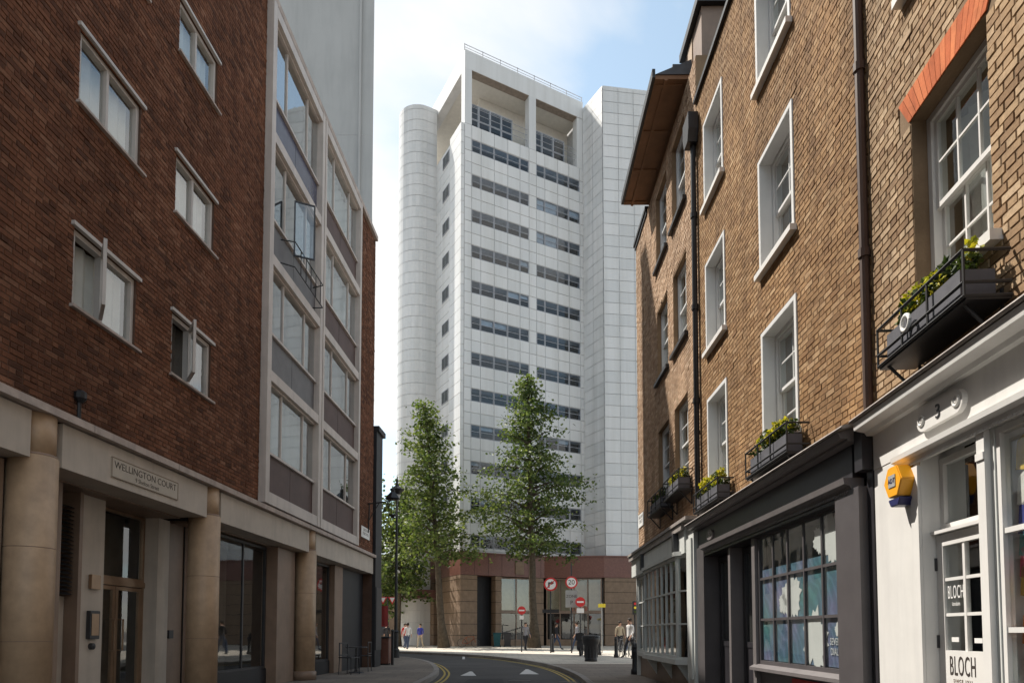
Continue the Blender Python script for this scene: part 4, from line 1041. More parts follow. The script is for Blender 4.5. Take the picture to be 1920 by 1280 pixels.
# left face: proud bright pier by the corner, recessed strip with small windows
lf = MB(); zz_ = PBASE
while zz_ < 43.5:
    e = min(zz_ + FL / 3, 43.6)
    lf.box(-.30, -.012, .05, 2.38, zz_ + GAP, e - GAP)
    rest.box(-.04, .05, 2.42, 5.0, zz_ + GAP, e - GAP); rest.box(-.04, .05, 5.04, 7.5, zz_ + GAP, e - GAP)
    zz_ = e
lf.build('corner_pier', m_panel, TW)
MB().box(-.27, .04, .08, 2.35, 7.45, 43.5).build('pier_core', m_joint, TW)
for zt in rows[:11]:
    mb = MB(); mb.box(-.09, -.041, 3.08, 4.5, zt - .25, zt + .85); w_ = mb.build('window', m_twframe, TW)
    MB().box(-.10, -.0905, 3.15, 3.76, zt - .18, zt + .78).box(-.10, -.0905, 3.82, 4.43, zt - .18, zt + .78).build('pane', plain('dark_pane', (.04, .05, .055), .08, .6) if zt == rows[0] else bpy.data.materials['dark_pane'], w_)
rest.build('panel_field', m_panel, TW, kind='stuff')
# rounded stair tower at the left rear
st = MB(); sj = MB(); R0 = 1.9; y0s = 6.0; ZS = 48.9
zz_ = 0.0; step = FL / 3
arc = [(-.02, y0s), (-1.0, y0s)] + [(-1.0 - R0 * math.sin(R(a)), y0s + R0 - R0 * math.cos(R(a))) for a in range(10, 181, 10)]
inn = [(x_ * .985 - .002, y0s + R0 + (y_ - y0s - R0) * .985) for i, (x_, y_) in enumerate(arc)]
sj.prism([*reversed(inn), (0, y0s + .03), (0, y0s + 8)], 0, ZS - .02) if False else None
poly = inn + [(-.02, y0s + 2 * R0)]
sj.prism(list(reversed(poly)), 0, ZS - .02); sj.build('stair_core', m_joint, TW)
while zz_ < ZS - .05:
    e = min(zz_ + step, ZS)
    for (ax, ay), (bx, by) in zip(arc[:-1], arc[1:]):
        dx, dy = bx - ax, by - ay; L_ = math.hypot(dx, dy); g_ = (.012 / L_) if L_ > .39 else 0.0
        p = (ax + dx * g_, ay + dy * g_); q = (bx - dx * g_, by - dy * g_)
        st.face([(q[0], q[1], zz_ + GAP), (p[0], p[1], zz_ + GAP), (p[0], p[1], e - GAP), (q[0], q[1], e - GAP)])
    zz_ = e
st.build('stair_panel_field', m_panel, TW, kind='stuff')
# right block: return wall + front
rb = MB(); s_ret = 3.0
def rest_wall(mb, P, Q, z0, z1, cols_, core_mb, hz=FL / 3):
    P = Vector(P); Q = Vector(Q); d = Q - P; n_ = Vector((d.y, -d.x)).normalized()
    z_ = z0
    while z_ < z1 - .05:
        e = min(z_ + hz, z1)
        for k in range(cols_):
            a = P + d * ((k) / cols_) + d.normalized() * GAP; b = P + d * ((k + 1) / cols_) - d.normalized() * GAP
            a = a + n_ * .05; b = b + n_ * .05
            mb.face([(a.x, a.y, z_ + GAP), (b.x, b.y, z_ + GAP), (b.x, b.y, e - GAP), (a.x, a.y, e - GAP)])
        z_ = e
ZR = 49.4
fx = Vector((.138, 1)).normalized()
# world direction of right block front, in tower frame
wdir = Vector((.9905, .1375)); ld = Vector((wdir.dot(dT), wdir.dot(nT)))
P0 = Vector((11.97, 0)); P1 = Vector((11.97, -s_ret)); P2 = P1 + ld * 14
rest_wall(rb, P0, P1, PBASE - 1, ZR, 2, None); rest_wall(rb, P1, P2, PBASE - 1, ZR, 10, None)
rb.build('wing_panel_field', m_panel, TW, kind='stuff')
P3 = P2 + Vector((0, 16)); MB().prism([tuple(P0 + Vector((.02, 16))), tuple(P0), tuple(P1), tuple(P2), tuple(P3)], 0, ZR - .03).build('wing_core', m_joint, TW)
MB().tube([(P1.x + 5.2, P1.y + .6, ZR), (P1.x + 5.2, P1.y + .6, ZR + 1.1)], .04, 6).build('aerial', m_twframe, TW)
# podium
pd = empty('granite_podium', frT[0], frT[1], 'two storey podium with red granite band and beige stone piers under the tower', 'building')
Q0 = Vector((7.4, -.45)); Q1 = Vector((11.5, -3.42)); Q2 = Q1 + ld * 14
path = [(-.45, 12), (-.45, -.45), (Q1.x, Q1.y), (Q2.x, Q2.y)]
bm_ = MB(); bm_.prism([(-.45, 12), (-.45, -.45), (Q0.x, Q0.y), (Q1.x, Q1.y), (Q2.x, Q2.y), (Q2.x, 6), (8, 6), (8, 12)], 5.75, 7.5); band = bm_.build('granite_band', m_granite, pd)
# joints in band as thin dark strips
for k in range(1, 7): MB().box(-.45 + k * 1.25 - .012, -.45 + k * 1.25 + .012, -.4575, -.4505, 5.76, 7.49).build('band_joint', m_shell, band)
MB().prism([(-.55, 12), (-.55, -.55), (Q0.x, Q0.y - .1), (Q1.x, Q1.y - .1), (Q2.x, Q2.y - .1), (Q2.x, 6), (8, 6), (8, 12)], 7.502, 7.6).build('band_coping', m_granite, pd)
def stones(x0, x1, y0, y1, z0=0, z1=5.74, h=.90):
    z_ = z0
    while z_ < z1 - .1:
        e = min(z_ + h, z1); MB().box(x0, x1, y0, y1, z_ + .018, e - .018).build('stone', m_podstone, pd); z_ = e
    MB().box(x0 + .03, x1 - .03, y0 + .03, y1 - .03, z0, z1).build('pier_core', m_shell, pd)
stones(-.44, 1.05, -.44, 3.3); stones(2.75, 3.3, -.40, .4); stones(6.55, 7.35, -.40, .5); stones(-.42, .3, 5.2, 7.0); stones(-.42, .3, 9.2, 12)
MB().box(1.06, 2.74, .8, .9, 0, 5.74).build('dark_recess', m_annex, pd)  # black sheet stands in for the deep shade of the opening
def podwin(x0, x1, y, cols_, parent=pd, ang=0, loc=None):
    mb = MB(); ring(mb, x0, x1, .45, 5.7, .09, y, y + .12); mb.box(x0 + .09, x1 - .09, y - .02, y + .14, 2.72, 2.95)
    for i in range(1, cols_): xx_ = x0 + (x1 - x0) * i / cols_; mb.box(xx_ - .04, xx_ + .04, y + .01, y + .11, .54, 5.61)
    o = mb.build('glazed_screen', m_brownstone, pd)
    for i in range(cols_):
        a = x0 + (x1 - x0) * i / cols_ + .06; b = x0 + (x1 - x0) * (i + 1) / cols_ - .06
        pane(o, m_glass_s, a, b, y + .06, .56, 2.7); pane(o, m_glass_s, a, b, y + .06, 2.97, 5.6)
        MB().face([(a, y + .35, 2.9), (b, y + .35, 2.9), (b, y + .35, 5.62), (a, y + .35, 5.62)]).build('blind', m_blind, o)
    MB().box(x0, x1, y + .9, y + .95, 0, 5.7).build('room_back', m_shell, o); MB().box(x0, x1, y - .05, y + .2, 0, .448).build('plinth', m_podstone, o)
    if loc: o.location = loc; o.rotation_euler = (0, 0, ang)
    return o
podwin(3.32, 6.53, .0, 2)
a0_ = math.atan2((Q1 - Q0).y, (Q1 - Q0).x)
podwin(.15, 4.85, .12, 4, ang=a0_, loc=(Q0.x, Q0.y, 0))
aw = math.atan2(ld.y, ld.x)
podL = empty('stone', (0, 0, 0)); bpy.data.objects.remove(podL)
z_ = 0
while z_ < 5.6:
    e = min(z_ + .9, 5.74); o = MB().box(.05, 13.5, .03, .5, z_ + .018, e - .018).build('stone', m_podstone, pd); o.location = (Q1.x, Q1.y, 0); o.rotation_euler = (0, 0, aw); z_ = e
o = MB().box(.1, 13.4, .06, .6, 0, 5.74).build('pier_core', m_shell, pd); o.location = (Q1.x, Q1.y, 0); o.rotation_euler = (0, 0, aw)
for a, b in ((3.3, 5.2), (7.0, 9.2)): MB().box(.2, .3, a, b, 0, 5.74).build('dark_recess', m_annex, pd)
MB().box(-2.6, -.46, 4.2, 9.4, 4.05, 4.75).build('entrance_canopy', m_granite, pd)
MB().box(4.55, 5.35, -.53, -.458, 5.95, 7.0).build('wall_sign', m_podstone, pd)
# distant building on the left
pb = empty('pale_stone_building', (-26, 78, 0), 0, 'pale stone building glimpsed behind the trees on the left', 'building')
MB().box(0, 18, 0, 10, 0, 9.5).build('wall', m_podstone, pb); MB().box(-.2, 18.2, -.25, 10.2, 9.502, 10.1).build('cornice', m_podstone, pb)
for k in range(9):
    for r_ in range(3): MB().box(.5 + k * 2, 1.7 + k * 2, -.04, -.001, .8 + r_ * 3.0, 2.7 + r_ * 3.0).build('window', m_darkmetal, pb)

# ================================================================== TREES
def tree(base, h, crown0, rad, label, seed, leafm, lean=(0, 0), tr=.24, nb=60, nl=110, ls=.30, cone=.8, clear=1.0):
    rn = random.Random(seed)
    t = empty('plane_tree', base, 0, label, 'tree')
    tk = MB(); pts = []; n = 10
    for i in range(n + 1):
        f = i / n; pts.append((lean[0] * f + rn.uniform(-.06, .06) * (i > 0), lean[1] * f + rn.uniform(-.06, .06) * (i > 0), h * .97 * f))
    rad_ = [tr * (1 - .88 * (i / n)) + (.16 * tr / .24 if i == 0 else 0) for i in range(n + 1)]
    tk.tube(pts, rad_, 10); 
    def trunk_at(z): 
        f = max(0, min(1, z / (h * .97))) * n; i = min(int(f), n - 1); a = Vector(pts[i]); b = Vector(pts[i + 1]); return a.lerp(b, f - i)
    lf_ = MB(); br = MB()
    for k in range(nb):
        f = (k + rn.random()) / nb; z_ = crown0 + (h - crown0) * (f ** 1.12) * .97
        fr_h = (z_ - crown0) / (h - crown0)
        prof = max(.05, (1 - fr_h) ** cone) * (.70 + .30 * min(1, fr_h * 5)) 
        L_ = rad * prof * rn.uniform(.55, 1.15)
        a = k * 2.399 + rn.uniform(-.4, .4); s0 = trunk_at(z_); up = rn.uniform(.02, .34)
        e = s0 + Vector((math.cos(a) * L_, math.sin(a) * L_, L_ * up)); m_ = s0.lerp(e, .5) + Vector((0, 0, .08 * L_)); e = e - Vector((0, 0, .06 * L_))
        br.tube([s0, m_, e], [.05 * tr / .24 + .012 * L_, .03, .012], 5, cap=False)
        nn = int(nl * (.25 + .75 * L_ / rad))
        for q in range(max(3, nn // 9)):
            tt = rn.uniform(.18, 1.04); c = (s0.lerp(m_, tt * 2) if tt < .5 else m_.lerp(e, (tt - .5) * 2)) + Vector((rn.gauss(0, .16), rn.gauss(0, .16), rn.gauss(-.05, .16))) * (1 + .35 * L_ / rad)
            rr = rn.uniform(.22, .46)
            for _ in range(9):
                p = c + Vector((rn.gauss(0, rr), rn.gauss(0, rr), rn.gauss(0, rr * .62))); leaf(lf_, rn, p, ls * rn.uniform(.6, 1.25))
    tk.build('trunk', m_bark, t, smooth=True); cr_ = lf_.build('crown', leafm, t, kind='stuff'); br.build('branches', m_bark, t, smooth=True)
    return t
tree((1.62, 49.2, 0), 20.6, 6.6, 5.9, 'tall conical plane tree standing right of the tower corner', 21, m_leaf, lean=(-.5, 0), tr=.33, nb=84, nl=205, ls=.27, cone=.9)
tree((-4.95, 49.0, 0), 18.3, 6.2, 4.4, 'slimmer conical plane tree in front of the rounded stair tower', 22, m_leaf_b, lean=(-1.5, 0), tr=.30, nb=74, nl=185, ls=.27, cone=.85)
tree((-12.4, 58.0, 0), 15.0, 2.6, 3.9, 'bushy yellow green street tree behind the lamp post', 23, m_leaf_b, tr=.22, nb=60, nl=150, ls=.36, cone=.5)
tree((-9.3, 55.0, 0), 13.0, 4.0, 3.4, 'small street tree between lamp post and stair tower', 24, m_leaf, lean=(.4, 0), tr=.2, nb=50, nl=130, ls=.34, cone=.55)

# ================================================================== STREET FURNITURE
def lamp_head(mb, c, s=1.0):
    x, y, z = c
    mb.lathe([(.07 * s, 0), (.09 * s, .04 * s), (.11 * s, .06 * s)], (x, y, z), 8); return mb
lp = empty('street_lamp', (-5.2, 30.1, 0), 0, 'tall black street lamp post with round lantern on the left pavement', 'lamp')
mb = MB(); mb.lathe([(.17, 0), (.17, .35), (.12, .42), (.12, 1.1), (.15, 1.16), (.075, 1.25), (.06, 4), (.045, 7.3), (.06, 7.32)], (0, 0, 0), 14); mb.build('post', m_black, lp, smooth=False)
MB().lathe([(.05, 7.33), (.16, 7.40), (.30, 7.52), (.33, 7.56), (.10, 7.72), (.05, 7.86), (.06, 7.92), (.02, 8.12), (.001, 8.2)], (0, 0, 0), 14).build('lantern_hood', m_black, lp)
MB().lathe([(.08, 7.10), (.14, 7.2), (.15, 7.33)], (0, 0, 0), 14).build('lantern_glass', m_signgrey, lp)
wl_ = empty('wall_lantern', to_world(frL, 21.2, -.01, 5.2), frL[1], 'black wall lantern on a scrolled bracket at the brick corner', 'lantern')
MB().tube([(0, 0, 0), (0, -.25, .02), (0, -.72, .08), (0, -.80, .20)], .022, 8).tube([(0, 0, -.95), (0, -.03, -.9), (0, -.05, .02)], .02, 6).tube([(0, -.03, -.55), (0, -.18, -.28), (0, -.36, .01)], .014, 6).build('bracket', m_black, wl_)
hx = -.80
MB().lathe([(.20, .12), (.26, .15), (.10, .34), (.06, .38), (.07, .42), (.02, .50), (.001, .58)], (0, hx, 0), 6).build('lantern_roof', m_black, wl_)
MB().lathe([(.12, -.36), (.19, .11)], (0, hx, 0), 6).build('lantern_glass', glassmat('lantern_glass', (.8, .85, .8, 1)), wl_)
lc = MB()
for k in range(6): a = R(60 * k); lc.tube([(.12 * math.cos(a), hx + .12 * math.sin(a), -.36), (.195 * math.cos(a), hx + .195 * math.sin(a), .12)], .010, 5)
lc.lathe([(.02, -.46), (.06, -.42), (.13, -.39), (.13, -.36)], (0, hx, 0), 6); lc.build('lantern_cage', m_black, wl_)

# litter bin
lbn = empty('litter_bin', (3.08, 26.3, 0), 0, 'black cast litter bin with flared rim on the right pavement', 'bin')
mb = MB(); mb.lathe([(.24, 0), (.25, .06), (.23, .10), (.27, .62), (.33, .72), (.36, .90), (.35, .93), (.30, .94), (.27, .80), (.25, .5), (.001, .45)], (0, 0, 0), 20); mb.build('body', m_black, lbn, smooth=True)
MB().torus((0, 0, .66), .275, .015, 'z', 24, 6).torus((0, 0, .12), .245, .012, 'z', 24, 6).build('bands', m_darkmetal, lbn, smooth=True)
slm = MB().box(-.004, .004, -.004, .004, 0, .44).mesh('rib', m_darkmetal)
for k in range(14): a = 2 * math.pi * k / 14; inst('rib', slm, lbn, (.262 * math.cos(a), .262 * math.sin(a), .15), (2, 2, 1), (0, 0, a))
MB().lathe([(.05, 0), (.36, 0), (.34, .05), (.001, .10)], (0, 0, .95), 20).build('lid', m_black, lbn)

# bollards
def bollard(x, y, label, h=.95, r=.075):
    b = empty('bollard', (x, y, 0), 0, label, 'bollard', 'black bollards')
    MB().lathe([(r * 1.35, 0), (r * 1.35, .12), (r, .16), (r * .85, h * .82), (r * 1.05, h * .84), (r * 1.05, h * .88), (r * .8, h * .9), (r * .75, h * .96), (.001, h)], (0, 0, 0), 12).build('post', m_black, b, smooth=True)
    MB().lathe([(r * .92, 0), (r * .92, .06)], (0, 0, h * .72), 12).build('band', m_darkmetal, b)
bollard(3.32, 18.15, 'black bollard against the corner of the sage shopfront', .85, .09)
bollard(2.32, 38.4, 'black bollard right below the no right turn sign', 1.4 * .75)
bollard(4.66, 30.2, 'black bollard left of the parked bicycles')
bollard(5.22, 29.0, 'black bollard in front of the walking person in white', .95)
bollard(4.35, 33.5, 'black bollard behind the litter bin', .95)

# traffic signs
def round_sign(name, x, y, zc, r, label, kind, zpole=None, extra=None):
    s = empty(name, (x, y, 0), 0, label, 'sign'); zp = zpole or zc + r
    MB().tube([(0, .03, 0), (0, .03, zp)], .038, 8).build('pole', m_black, s)
    f = MB(); f.lathe([(r, 0), (r, .02)], (0, 0, 0), 24); fo = f.build('face', m_signred, s); fo.location = (0, -.01, zc); fo.rotation_euler = (R(90), 0, 0)
    if kind == 'noentry': MB().box(-r * .68, r * .68, -.036, -.031, zc - r * .17, zc + r * .17).build('bar', m_signwhite, s)
    else:
        w = MB(); w.disc((0, -.034, zc), r * .76, 'y', 24); w.build('inner_disc', m_signwhite, s)
        if kind == 'turn':
            ar = MB(); ar.box(-r * .36, -r * .14, -.038, -.036, zc - r * .5, zc + r * .12); ar.box(-r * .36, r * .14, -.038, -.0365, zc + r * .08, zc + r * .30); ar.prismy([(r * .10, zc - r * .10), (r * .52, zc + r * .19), (r * .10, zc + r * .48)], -.038, -.0362); ar.build('arrow', m_ink, s)
            bs = MB().box(-r * .06, r * .06, -.042, -.039, -r * .8, r * .8).build('slash', m_signred, s); bs.location = (0, 0, zc); bs.rotation_euler = (0, R(45), 0)
        else: text_mesh('lettering', kind, r * 1.1, m_ink, s, (0, -.036, zc), extrude=.001)
    return s
round_sign('traffic_sign', 2.14, 37.2, 3.79, .38, 'round no right turn sign on a black pole', 'turn')
z20 = round_sign('traffic_sign', 3.27, 36.9, 3.87, .34, 'round twenty zone sign above a grey panel', '20', 4.9)
MB().box(-.33, .33, -.03, .0, 2.50, 3.44).build('zone_panel', m_signgrey, z20)
text_mesh('lettering', 'ZONE', .22, m_ink, z20, (0, -.032, 3.1), extrude=.001); text_mesh('lettering', 'P', .3, m_ink, z20, (0, -.032, 2.75), extrude=.001)
MB().box(-.46, .46, -.03, .0, 2.20, 2.40).build('direction_panel', m_black, bpy.data.objects['traffic_sign'])
round_sign('traffic_sign', 3.72, 36.6, 2.78, .27, 'small no entry sign on the right of the zone sign', 'noentry')
MB().box(-.2, .2, -.03, 0, 2.18, 2.44).build('lower_plate', m_signwhite, bpy.data.objects['traffic_sign.002'])
round_sign('traffic_sign', .56, 39.0, 2.40, .24, 'small no entry sign above the walking person in dark clothes', 'noentry')
MB().box(-.12, .12, -.03, 0, 1.88, 2.1).build('lower_plate', m_signwhite, bpy.data.objects['traffic_sign.003'])
ys = empty('parking_sign', (4.95, 37.0, 0), 0, 'small yellow plate on a thin pole beside the podium windows', 'sign')
MB().tube([(0, .03, 0), (0, .03, 2.75)], .03, 8).build('pole', m_signgrey, ys); MB().box(-.2, .2, -.02, .0, 2.5, 2.7).build('plate', m_signyel, ys)
rs = empty('traffic_sign', (-8.15, 44.0, 0), 0, 'pair of red bordered signs on a pole behind the lamp post', 'sign')
MB().tube([(0, .03, 0), (0, .03, 3.5)], .04, 8).build('pole', m_black, rs)
for x_ in (-.3, .3):
    f = MB(); f.prismy([(x_ - .28, 3.45), (x_, 2.95), (x_ + .28, 3.45)], -.02, 0); f.build('face', m_signred, rs); f = MB(); f.prismy([(x_ - .17, 3.40), (x_, 3.08), (x_ + .17, 3.40)], -.025, -.021); f.build('inner_face', m_signwhite, rs)
ts = empty('traffic_signal', (7.4, 40.5, 0), 0, 'black traffic signal post near the right podium wall', 'signal')
MB().tube([(0, 0, 0), (0, 0, 2.2)], .055, 8).build('post', m_black, ts); MB().box(-.14, .14, -.14, .1, 2.2, 3.0).build('head', m_black, ts, bevel=.02)
for k, mm in enumerate((m_signred, m_signyel, m_box)): MB().lathe([(.08, 0), (.08, .02), (.001, .03)], (0, 0, 0), 12).build('lens', mm, ts).matrix_local = Matrix.Translation((0, -.14, 2.85 - k * .24)) @ Matrix.Rotation(R(90), 4, 'X')
# brown cabinet by the corner shop
cb_ = empty('utility_cabinet', (-4.55, 23.6, 0), R(-5), 'brown utility cabinet on the pavement beside the dark corner shop', 'cabinet')
MB().box(-.28, .28, -.2, .2, .05, .92).build('body', m_granite, cb_, bevel=.01); MB().box(-.31, .31, -.23, .23, .921, .98).build('top', m_darkmetal, cb_); MB().box(-.25, .25, -.18, .18, 0, .049).build('plinth', m_shell, cb_); MB().box(-.01, .01, -.206, -.2005, .1, .88).build('door_gap', m_shell, cb_)
pn = empty('parking_post', (-4.15, 23.4, 0), 0, 'thin black post right beside the brown cabinet', 'post'); MB().tube([(0, 0, 0), (0, 0, 1.15)], .05, 8).lathe([(.06, 1.15), (.06, 1.2), (.001, 1.24)], (0, 0, 0), 8).build('post', m_black, pn)
bn = empty('red_banner', (-8.6, 43.6, 0), 0, 'red upright banner behind the brown cabinet', 'banner'); MB().tube([(0, 0, 0), (0, 0, 2.9)], .03, 6).build('pole', m_darkmetal, bn)
bb = MB()
for k in range(6): x0_, x1_ = k * .09, (k + 1) * .09; y0_, y1_ = .03 * math.sin(k * 1.3), .03 * math.sin((k + 1) * 1.3); bb.face([(x0_, y0_, 1.5), (x1_, y1_, 1.5), (x1_, y1_, 2.85), (x0_, y0_, 2.85)])
bb.build('cloth', cloth('red_cloth', (.15, .025, .025)), bn)
# cafe tables and chairs in front of the last shop bay
def chair(P, rz, label):
    c = empty('cafe_chair', P, rz, label, 'chair', 'cafe chairs by the last shop bay')
    MB().box(-.2, .2, -.2, .2, .44, .465).build('seat', m_darkmetal, c); b_ = MB(); ring(b_, -.2, .2, .5, .85, .03, .17, .195); b_.build('backrest', m_darkmetal, c)
    for sx in (-.18, .18):
        for sy in (-.18, .18): MB().tube([(sx, sy, .44), (sx * 1.1, sy * 1.1, 0)], .012, 6).build('leg', m_darkmetal, c)
    for sx in (-.185, .185): MB().tube([(sx, .18, .46), (sx, .182, .5)], .012, 6).build('back_post', m_darkmetal, c)
for u_, rz, lb in ((18.2, 1.2, 'dark metal cafe chair left of the cafe table'), (19.6, -1.6, 'dark metal cafe chair right of the cafe table')): chair(to_world(frL, u_, -.35, 0), rz, lb)
ct = empty('cafe_table', to_world(frL, 18.9, -.35, 0), 0, 'round dark cafe table outside the last shop bay', 'table')
MB().lathe([(.001, .70), (.30, .70), (.30, .725), (.001, .726)], (0, 0, 0), 20).build('table_top', m_darkmetal, ct); MB().lathe([(.22, 0), (.2, .02), (.03, .04), (.03, .70)], (0, 0, 0), 12).build('pedestal', m_darkmetal, ct)

# wheelie bins by the tower
def wheelie(x, y, mat, label):
    b = empty('wheelie_bin', (x, y, 0), 0, label, 'bin', 'bins by the podium')
    mb = MB(); mb.v = [(-.22,-.25,.05),(.22,-.25,.05),(.22,.22,.05),(-.22,.22,.05),(-.29,-.33,1.0),(.29,-.33,1.0),(.29,.3,1.0),(-.29,.3,1.0)]; mb.f = [(3,2,1,0),(4,5,6,7),(0,1,5,4),(2,3,7,6),(3,0,4,7),(1,2,6,5)]; mb.m = [0]*6; mb.build('body', mat, b)
    MB().prismx([(-.35, 1.002), (.34, 1.002), (.34, 1.07), (-.1, 1.11), (-.35, 1.04)], -.31, .31).build('lid', mat, b)
    for sx in (-.26, .26): MB().torus((sx, .24, .1), .075, .03, 'x', 12, 6).build('wheel', m_black, b)
wheelie(-1.15, 51.9, cloth('teal_plastic', (.03, .09, .10)), 'teal wheelie bin beside the podium glazing'); wheelie(-.35, 52.2, m_darkmetal, 'dark grey wheelie bin beside the podium glazing')

# bicycles
def bicycle(P, rz, mat, label):
    b = empty('bicycle', P, rz, label, 'bicycle', 'parked bicycles')
    for x_ in (-.52, .52):
        w = MB().torus((x_, 0, .34), .32, .018, 'y', 24, 6).build('wheel', m_black, b, smooth=True)
        sp = MB()
        for k in range(8): a = math.pi * k / 8; sp.tube([(x_ - .31 * math.cos(a), 0, .34 - .31 * math.sin(a)), (x_ + .31 * math.cos(a), 0, .34 + .31 * math.sin(a))], .003, 4)
        sp.build('spokes', m_signgrey, w)
    f = MB(); bb_, st_, hd_, hb_ = (-.08, 0, .30), (-.20, 0, .78), (.36, 0, .82), (.40, 0, .68)
    for q in ((bb_, st_), (st_, hd_), (bb_, hb_), (hd_, hb_), (bb_, (-.52, 0, .34)), (st_, (-.52, 0, .34)), (hb_, (.52, 0, .34))): f.tube(q, .018, 6)
    f.build('frame', mat, b)
    MB().box(-.34, -.08, -.06, .06, .86, .91).build('saddle', m_black, b, bevel=.015); MB().tube([(-.20, 0, .78), (-.22, 0, .87)], .014, 6).build('seat_post', m_signgrey, b)
    MB().tube([(.36, 0, .82), (.35, 0, .95), (.36, -.26, .97), (.28, -.29, .96)], .012, 6).tube([(.35, 0, .95), (.36, .26, .97), (.28, .29, .96)], .012, 6).build('handlebar', m_black, b)
    MB().torus((-.08, .04, .30), .09, .012, 'y', 14, 5).tube([(-.08, -.09, .30), (.04, -.12, .20)], .012, 5).tube([(-.08, .09, .30), (-.2, .12, .40)], .012, 5).build('pedals', m_darkmetal, b)
m_bike = cloth('orange_red_paint', (.35, .08, .03))
bicycle((-3.25, 50.6, 0), R(5), m_bike, 'orange red bicycle leaning by the tower corner')
bicycle((5.05, 31.2, 0), R(70), m_darkmetal, 'dark bicycle parked left of the person in white')
bicycle((5.75, 31.6, 0), R(62), m_black, 'black bicycle parked nearest the sage shop corner')
bicycle((4.55, 35.2, 0), R(78), m_darkmetal, 'dark bicycle parked beneath the yellow plate')
def stand(x, y, label):
    s = empty('bike_stand', (x, y, 0), R(70), label, 'bike stand', 'bike stands'); MB().tube([(-.35, 0, 0), (-.35, 0, .62), (-.28, 0, .74), (.28, 0, .74), (.35, 0, .62), (.35, 0, 0)], .025, 8).build('hoop', m_signgrey, s)
    MB().lathe([(.06, 0), (.06, .01)], (-.35, 0, 0), 10).build('foot_plate', m_signgrey, s)
stand(5.3, 31.0, 'grey hoop bike stand beside the dark bicycle'); stand(4.2, 34.6, 'grey hoop bike stand behind the litter bin')
# scooter
sc_ = empty('motor_scooter', (3.35, 32.6, 0), R(80), 'dark motor scooter parked left of the litter bin', 'scooter')
for x_ in (-.55, .58): MB().torus((x_, 0, .25), .19, .06, 'y', 18, 8).build('wheel', m_black, sc_, smooth=True)
MB().prismy([(-.78, .45), (-.70, .30), (-.25, .24), (.22, .22), (.42, .30), (.50, .78), (.40, .92), (.34, .78), (.25, .38), (.0, .36), (-.08, .66), (-.78, .72)], -.16, .16).build('body', m_darkmetal, sc_, bevel=.03)
MB().box(-.78, -.1, -.14, .14, .73, .82).build('seat', m_black, sc_, bevel=.03); MB().tube([(.40, -.32, .98), (.44, 0, .95), (.40, .32, .98)], .018, 6).tube([(.44, 0, .95), (.58, 0, .25)], .03, 6).build('handlebar', m_black, sc_); MB().box(-1.05, -.74, -.2, .2, .75, 1.1).build('top_box', m_black, sc_, bevel=.03)
# ramp handrail by the podium
hr = empty('ramp_handrail', (-1.2, 53.0, 0), R(25), 'dark sloping handrail in front of the podium windows', 'handrail')
mb = MB(); mb.tube([(0.2, 0, 1.0), (3.0, 0, 1.75), (3.6, 0, 1.75)], .035, 6); mb.tube([(.2, 0, .6), (3.0, 0, 1.3)], .025, 6)
for x_, z_ in ((.2, 1.0), (1.6, 1.37), (3.0, 1.75)): mb.tube([(x_, 0, 0), (x_, 0, z_)], .03, 6)
mb.build('rail', m_black, hr)

